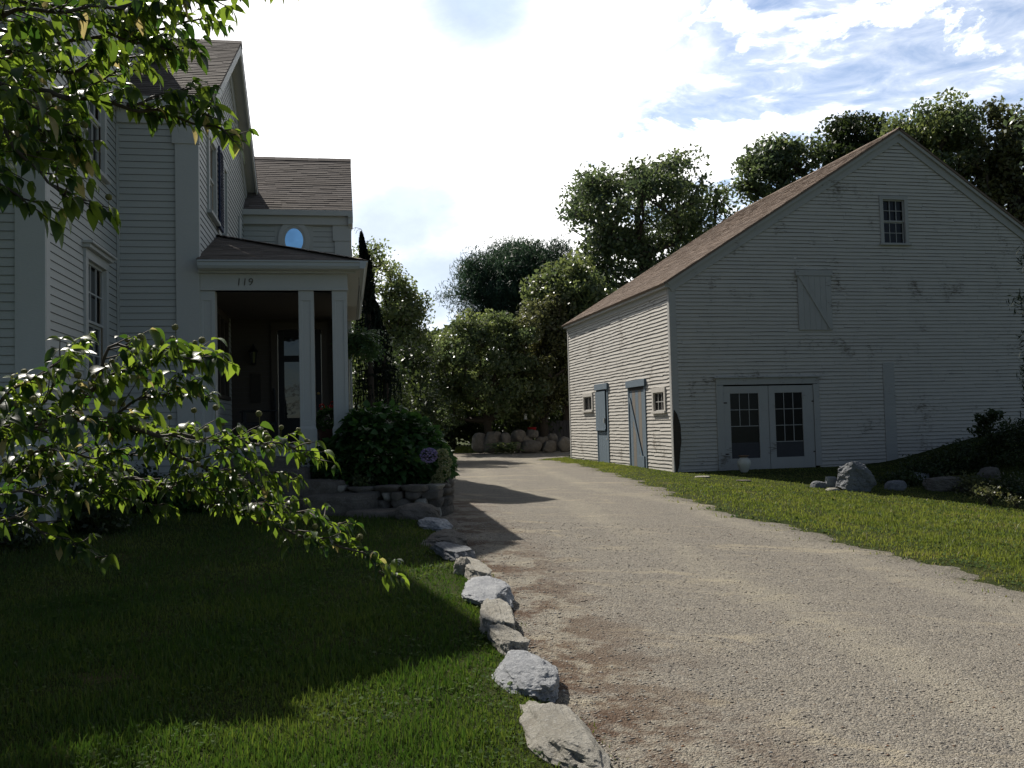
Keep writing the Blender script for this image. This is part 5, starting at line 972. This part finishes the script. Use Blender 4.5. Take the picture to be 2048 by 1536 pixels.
# ---------------------------------------------------------------- foreground dogwood
def dogwood():
    base = np.array([-3.3, 3.3, -.12]); t = thing('dogwood_tree', 'foreground dogwood with drooping backlit leaves and round spiky fruits', 'tree', base); rg = np.random.default_rng(21)
    wood = MB(); P = []; D = []; FR = []; main = np.array([-3.3, 3.3])
    A = lambda *pts: [at(x, y, Y) for x, y, Y in pts]
    limbs = [ # (points, radius start, twig density, leaf scale)
     (A((-330, 1010, 3.3), (-150, 955, 3.3), (0, 885, 3.35), (100, 835, 3.4), (180, 775, 3.45), (260, 740, 3.5), (340, 715, 3.5), (430, 722, 3.5)), .022, 1.3, 1.15),
     (A((-80, 900, 3.0), (0, 860, 3.0), (60, 850, 3.05), (110, 870, 3.1)), .006, 1.4, 1.05),
     (A((0, 885, 3.35), (90, 800, 3.4), (120, 740, 3.4), (160, 700, 3.4)), .006, 1.3, 1.05),
     (A((200, 850, 3.5), (280, 800, 3.5), (350, 780, 3.5), (420, 800, 3.6)), .006, 1.6, 1.0),
     (A((-120, 1000, 3.3), (0, 985, 3.35), (100, 990, 3.4), (200, 1000, 3.45)), .006, 1.3, 1.),
     (A((300, 965, 3.75), (400, 960, 3.7), (480, 1000, 3.75)), .006, 1.7, .95),
     (A((100, 835, 3.4), (200, 850, 3.5), (310, 868, 3.6), (430, 880, 3.7), (530, 885, 3.85), (600, 900, 3.95), (640, 925, 4.0)), .013, 1.6, .95),
     (A((180, 775, 3.45), (230, 690, 3.4), (330, 705, 3.4), (400, 715, 3.4)), .007, 1.0, 1.1),
     (A((-200, 1000, 3.6), (0, 940, 3.6), (140, 945, 3.65), (300, 965, 3.75), (420, 1005, 3.85), (520, 1045, 3.95), (620, 1075, 4.0), (700, 1095, 4.05), (745, 1125, 4.1), (780, 1155, 4.1)), .014, 1.7, .9),
     (A((310, 868, 3.6), (380, 930, 3.7), (460, 950, 3.8), (540, 985, 3.9)), .007, 1.5, .9),
     (A((-120, 1080, 3.2), (20, 1030, 3.25), (90, 1065, 3.3), (150, 1095, 3.3), (200, 1120, 3.3)), .008, 1.3, .95),
     (A((-100, 860, 3.1), (0, 800, 3.15), (60, 760, 3.2), (130, 720, 3.2)), .008, 1.2, 1.1),
     (A((0, 940, 3.6), (80, 900, 3.5), (200, 915, 3.6), (300, 905, 3.7)), .007, 1.5, 1.),
     (A((140, 945, 3.65), (240, 1000, 3.7), (330, 1010, 3.75)), .006, 1.3, .95),
     (A((430, 880, 3.7), (500, 930, 3.8), (580, 960, 3.9)), .006, 1.3, .9),
     (A((420, 1005, 3.85), (520, 1010, 3.95), (620, 1030, 4.05), (690, 1060, 4.1)), .006, 1.6, .85),
     # upper limbs
     (A((-420, 300, 2.8), (-150, 205, 2.9), (0, 188, 2.95), (90, 186, 3.0), (160, 195, 3.0), (250, 213, 3.05), (340, 230, 3.1), (420, 250, 3.1), (480, 285, 3.1)), .015, 1.1, 1.05),
     (A((-400, 150, 3.0), (-100, 110, 3.1), (60, 110, 3.15), (180, 70, 3.2), (290, 55, 3.25), (380, 45, 3.3), (430, 30, 3.3)), .014, 1.7, 1.),
     (A((-300, 60, 2.8), (0, 30, 2.8), (120, 20, 2.8), (230, 10, 2.85), (330, 20, 2.9)), .012, 1.8, 1.05),
     (A((-60, 150, 3.2), (60, 150, 3.3), (150, 135, 3.3), (260, 110, 3.4), (330, 115, 3.45)), .009, 1.9, .95),
     (A((-150, 205, 2.9), (0, 250, 2.8), (55, 310, 2.8), (85, 370, 2.8), (130, 385, 2.8), (190, 410, 2.8)), .009, 1.3, 1.),
     (A((-200, 260, 2.7), (-60, 300, 2.7), (-10, 350, 2.7), (30, 380, 2.7), (55, 420, 2.7)), .008, 1.2, 1.05),
     (A((-100, 230, 3.0), (40, 235, 3.05), (110, 270, 3.1), (150, 330, 3.1)), .007, 1.9, 1.0),
     (A((-60, 60, 3.4), (40, 60, 3.4), (100, 100, 3.4), (140, 170, 3.4)), .008, 1.8, 1.),
     (A((-200, 200, 3.3), (0, 200, 3.4), (120, 190, 3.5), (220, 150, 3.5), (300, 130, 3.5)), .008, 1.6, .95),
     (A((-150, 10, 3.1), (60, 0, 3.1), (200, 45, 3.1), (290, 75, 3.15), (340, 110, 3.2)), .008, 1.8, 1.),
     (A((-120, 120, 2.6), (-20, 160, 2.6), (40, 190, 2.65), (90, 230, 2.7)), .007, 1.6, 1.),
     (A((-150, 330, 3.0), (0, 300, 3.0), (70, 290, 3.0), (120, 330, 3.0)), .007, 1.6, 1.),
     (A((250, 213, 3.05), (310, 190, 3.1), (370, 195, 3.1), (430, 235, 3.1)), .006, 1.5, 1.),
     (A((-250, -60, 3.0), (100, -50, 3.0), (330, -45, 3.0), (480, -30, 3.0), (570, -22, 3.0)), .009, .8, 1.0),
     (A((200, 60, 3.1), (300, 90, 3.2), (350, 100, 3.2), (390, 90, 3.2)), .006, 1.7, .95),
     (A((230, 10, 2.85), (330, -10, 2.9), (400, -5, 2.95), (440, 10, 3.)), .006, 1.4, 1.),
     (A((-50, 130, 2.9), (60, 200, 2.95), (120, 250, 3.0), (160, 300, 3.0)), .007, 1.7, 1.)]
    def add_leaf(p, d, s):
        P.append(p); D.append(d); LS.append(s)
    LS = []
    for li, (pts, r, dens, ls) in enumerate(limbs):
        pts = np.array(pts); seg = np.linalg.norm(np.diff(pts, axis=0), axis=1); cum = np.concatenate([[0], np.cumsum(seg)]); L = cum[-1]
        fine = np.arange(0, L, .035); path = np.stack([np.interp(fine, cum, pts[:, k]) for k in range(3)], -1); path += np.stack([.012*np.sin(fine*23+li), .012*np.cos(fine*19+li*2), .010*np.sin(fine*31+li*3)], -1)
        wood.tube(list(path), list(np.linspace(r, .0028, len(path))), 7, 0, .5); lit = pts[0][2] > 1.8
        s = .02 
        while s < L:
            q = np.array([np.interp(s, fine, path[:, k]) for k in range(3)]); 
            tan = pts[-1]-pts[0]; tan /= np.linalg.norm(tan); u = s/L
            dens = limbs[li][2]*(.72 if lit else 1.)
            if q[0] < -.62*q[1]-.15: s += .08; continue
            side = np.array([-tan[1], tan[0], 0])*(1 if rg.random() < .5 else -1); d = tan*rg.uniform(.3, 1.)+side*rg.uniform(.4, 1.1)+np.array([0, 0, rg.uniform(-.15, .45)]); d /= np.linalg.norm(d); TL = rg.uniform(.06, .24)*(1.0-.45*u)
            n = max(2, int(TL/.04)); tp = [q]; dd = d.copy()
            for k in range(n): dd = dd+rg.normal(0, .12, 3)+np.array([0, 0, .03]); dd /= np.linalg.norm(dd); tp.append(tp[-1]+dd*TL/n)
            wood.tube(tp, list(np.linspace(.0032, .0014, len(tp))), 4, 0, .5)
            for k in range(1, n+1):
                if rg.random() < (.78 if k < n else 1.):
                    sd = np.cross(dd, (0, 0, 1)); sd /= np.linalg.norm(sd)+1e-6
                    for sg in (-1, 1): add_leaf(tp[k]+rg.normal(0, .004, 3), dd*rg.uniform(.1, .8)+sd*sg*rg.uniform(.4, 1.)+np.array([0, 0, rg.uniform(-.5, .3)]), ls)
            if rg.random() < .8: add_leaf(tp[-1], dd+np.array([0, 0, -.2]), ls)
            if (not lit and rg.random() < .34 and len(FR) < 96) or (lit and rg.random() < .03): FR.append((tp[-1], tp[-1]+np.array([rg.normal(0, .008), rg.normal(0, .008), rg.uniform(.025, .055)])))
            s += rg.uniform(.035, .075)/dens*.60
        for k in range(5): add_leaf(path[-1-k], tan+rdirs(1, 0, rg)[0]*.7+np.array([0, 0, -.4]), ls)
    P = np.array(P); D = np.array(D); D /= np.linalg.norm(D, axis=1)[:, None]; LS = np.array(LS); n = len(P); L = (.036+.056*rg.random(n)**1.1)*LS
    b = base; V, F, k = leafmesh(P-b, D, L, L*rg.uniform(.19, .27, n), rg.uniform(.7, 3.0, n), .28, 6, rg)
    m = Mat('dogwood_leaf', .40, .4); a = m.attr('rnd'); c = m.mix(m.ramp(a, 0, .9), (.018, .042, .014), (.048, .088, .026)); c = m.mix(m.ramp(a, .965, .98), c, (.34, .28, .12))
    c = m.mix(m.ramp(m.noise(60, 3, .6), .45, .7, 0, .25), c, (.02, .03, .01)); m.base(c); tc_ = m.mix(m.ramp(a, 0, .9), (.045, .11, .014), (.29, .41, .04)); tc_ = m.mix(m.ramp(a, .965, .98), tc_, (.55, .45, .18)); m.translucent(tc_, .48)
    m.bump(m.noise(90, 2, .5), .002, .4)
    fastmesh('leaves', V, F, np.repeat(rg.random(n), k), m.m, t, True); print('dogwood leaves', n, 'fruits', len(FR))
    # trunk
    wood.tube([base, base+np.array([.05, .0, .5]), base+np.array([.1, 0, 1.0]), base+np.array([.05, 0, 1.8]), base+np.array([.1, 0, 2.6]), base+np.array([.1, 0, 3.4])], [.09, .08, .07, .055, .04, .03], 10, 0, .5)
    for pts, r, _, _ in limbs:
        q = pts[0]
        if q[0] < -1.9: zz = max(.5, min(3.2, q[2]-.35+.12)); wood.tube([base+np.array([.08, 0, zz]), (base+np.array([.08, 0, zz])+q)/2+np.array([0, 0, .03]), q], [r*1.9, r*1.4, r], 7, 0, .5)
    cc_ = crown_centers([(-5.6, 8.0, 5.7, 1.1, 1.1, 1.0), (-5.7, 6.9, 5.0, 1.2, 1.2, 1.1), (-6.2, 5.6, 4.0, 1.2, 1.2, 1.)], 120, rg, .2); cc_ = cc_[cc_[:, 0] < -.585*cc_[:, 1]-.15]
    nl = 24000; ci = rg.integers(0, len(cc_), nl); pp = cc_[ci]+rg.normal(size=(nl, 3))*.2; V, F = leafcloud(pp-b, np.full(nl, .055), .5, rg); fastmesh('unseen_shade_crown', V, F, rg.random(nl), m.m, t)  # unseen crown, added left of the view to shade the near lawn
    hub = np.array([-6.0, 6.4, 3.9]); wood.tube([base+np.array([.05, 0, .9]), base+np.array([-.9, 1.2, 2.0]), hub], [.07, .055, .035], 8, 0, .5)  # added limb that joins the unseen shading crown to the trunk
    for q in cc_[::3]: wood.tube([hub, (hub+q)/2+np.array([0, 0, .1]), q], [.02, .012, .005], 5, 0, .5)
    wood.v = [tuple(np.array(v)-base) for v in wood.v]; wood.build('branches', TWIG, t, True)
    bm = bmesh.new(); bmesh.ops.create_icosphere(bm, subdivisions=3, radius=.0105); rr = np.random.default_rng(2)
    for v in bm.verts: v.co *= 1+.16*rr.random()
    bmesh.ops.create_cone(bm, cap_ends=True, segments=5, radius1=.0010, radius2=.0010, depth=.045, matrix=Matrix.Translation((0, 0, -.0315)))
    me = bpy.data.meshes.new('fruit'); bm.to_mesh(me); bm.free(); fm = Mat('dogwood_fruit', .7, .3); fm.base(fm.mix(fm.noise(400, 2), (.10, .10, .03), (.20, .19, .06))); me.materials.append(fm.m)
    for a_, c_ in FR:
        o = bpy.data.objects.new('fruit', me); COL.objects.link(o); o.parent = t; o.location = tuple(a_+np.array([0, 0, .048])-base); s = rr.uniform(.85, 1.15); o.scale = (s, s, s); o.rotation_euler = (rr.uniform(-.15, .15), rr.uniform(-.15, .15), rr.uniform(0, 6))
dogwood()
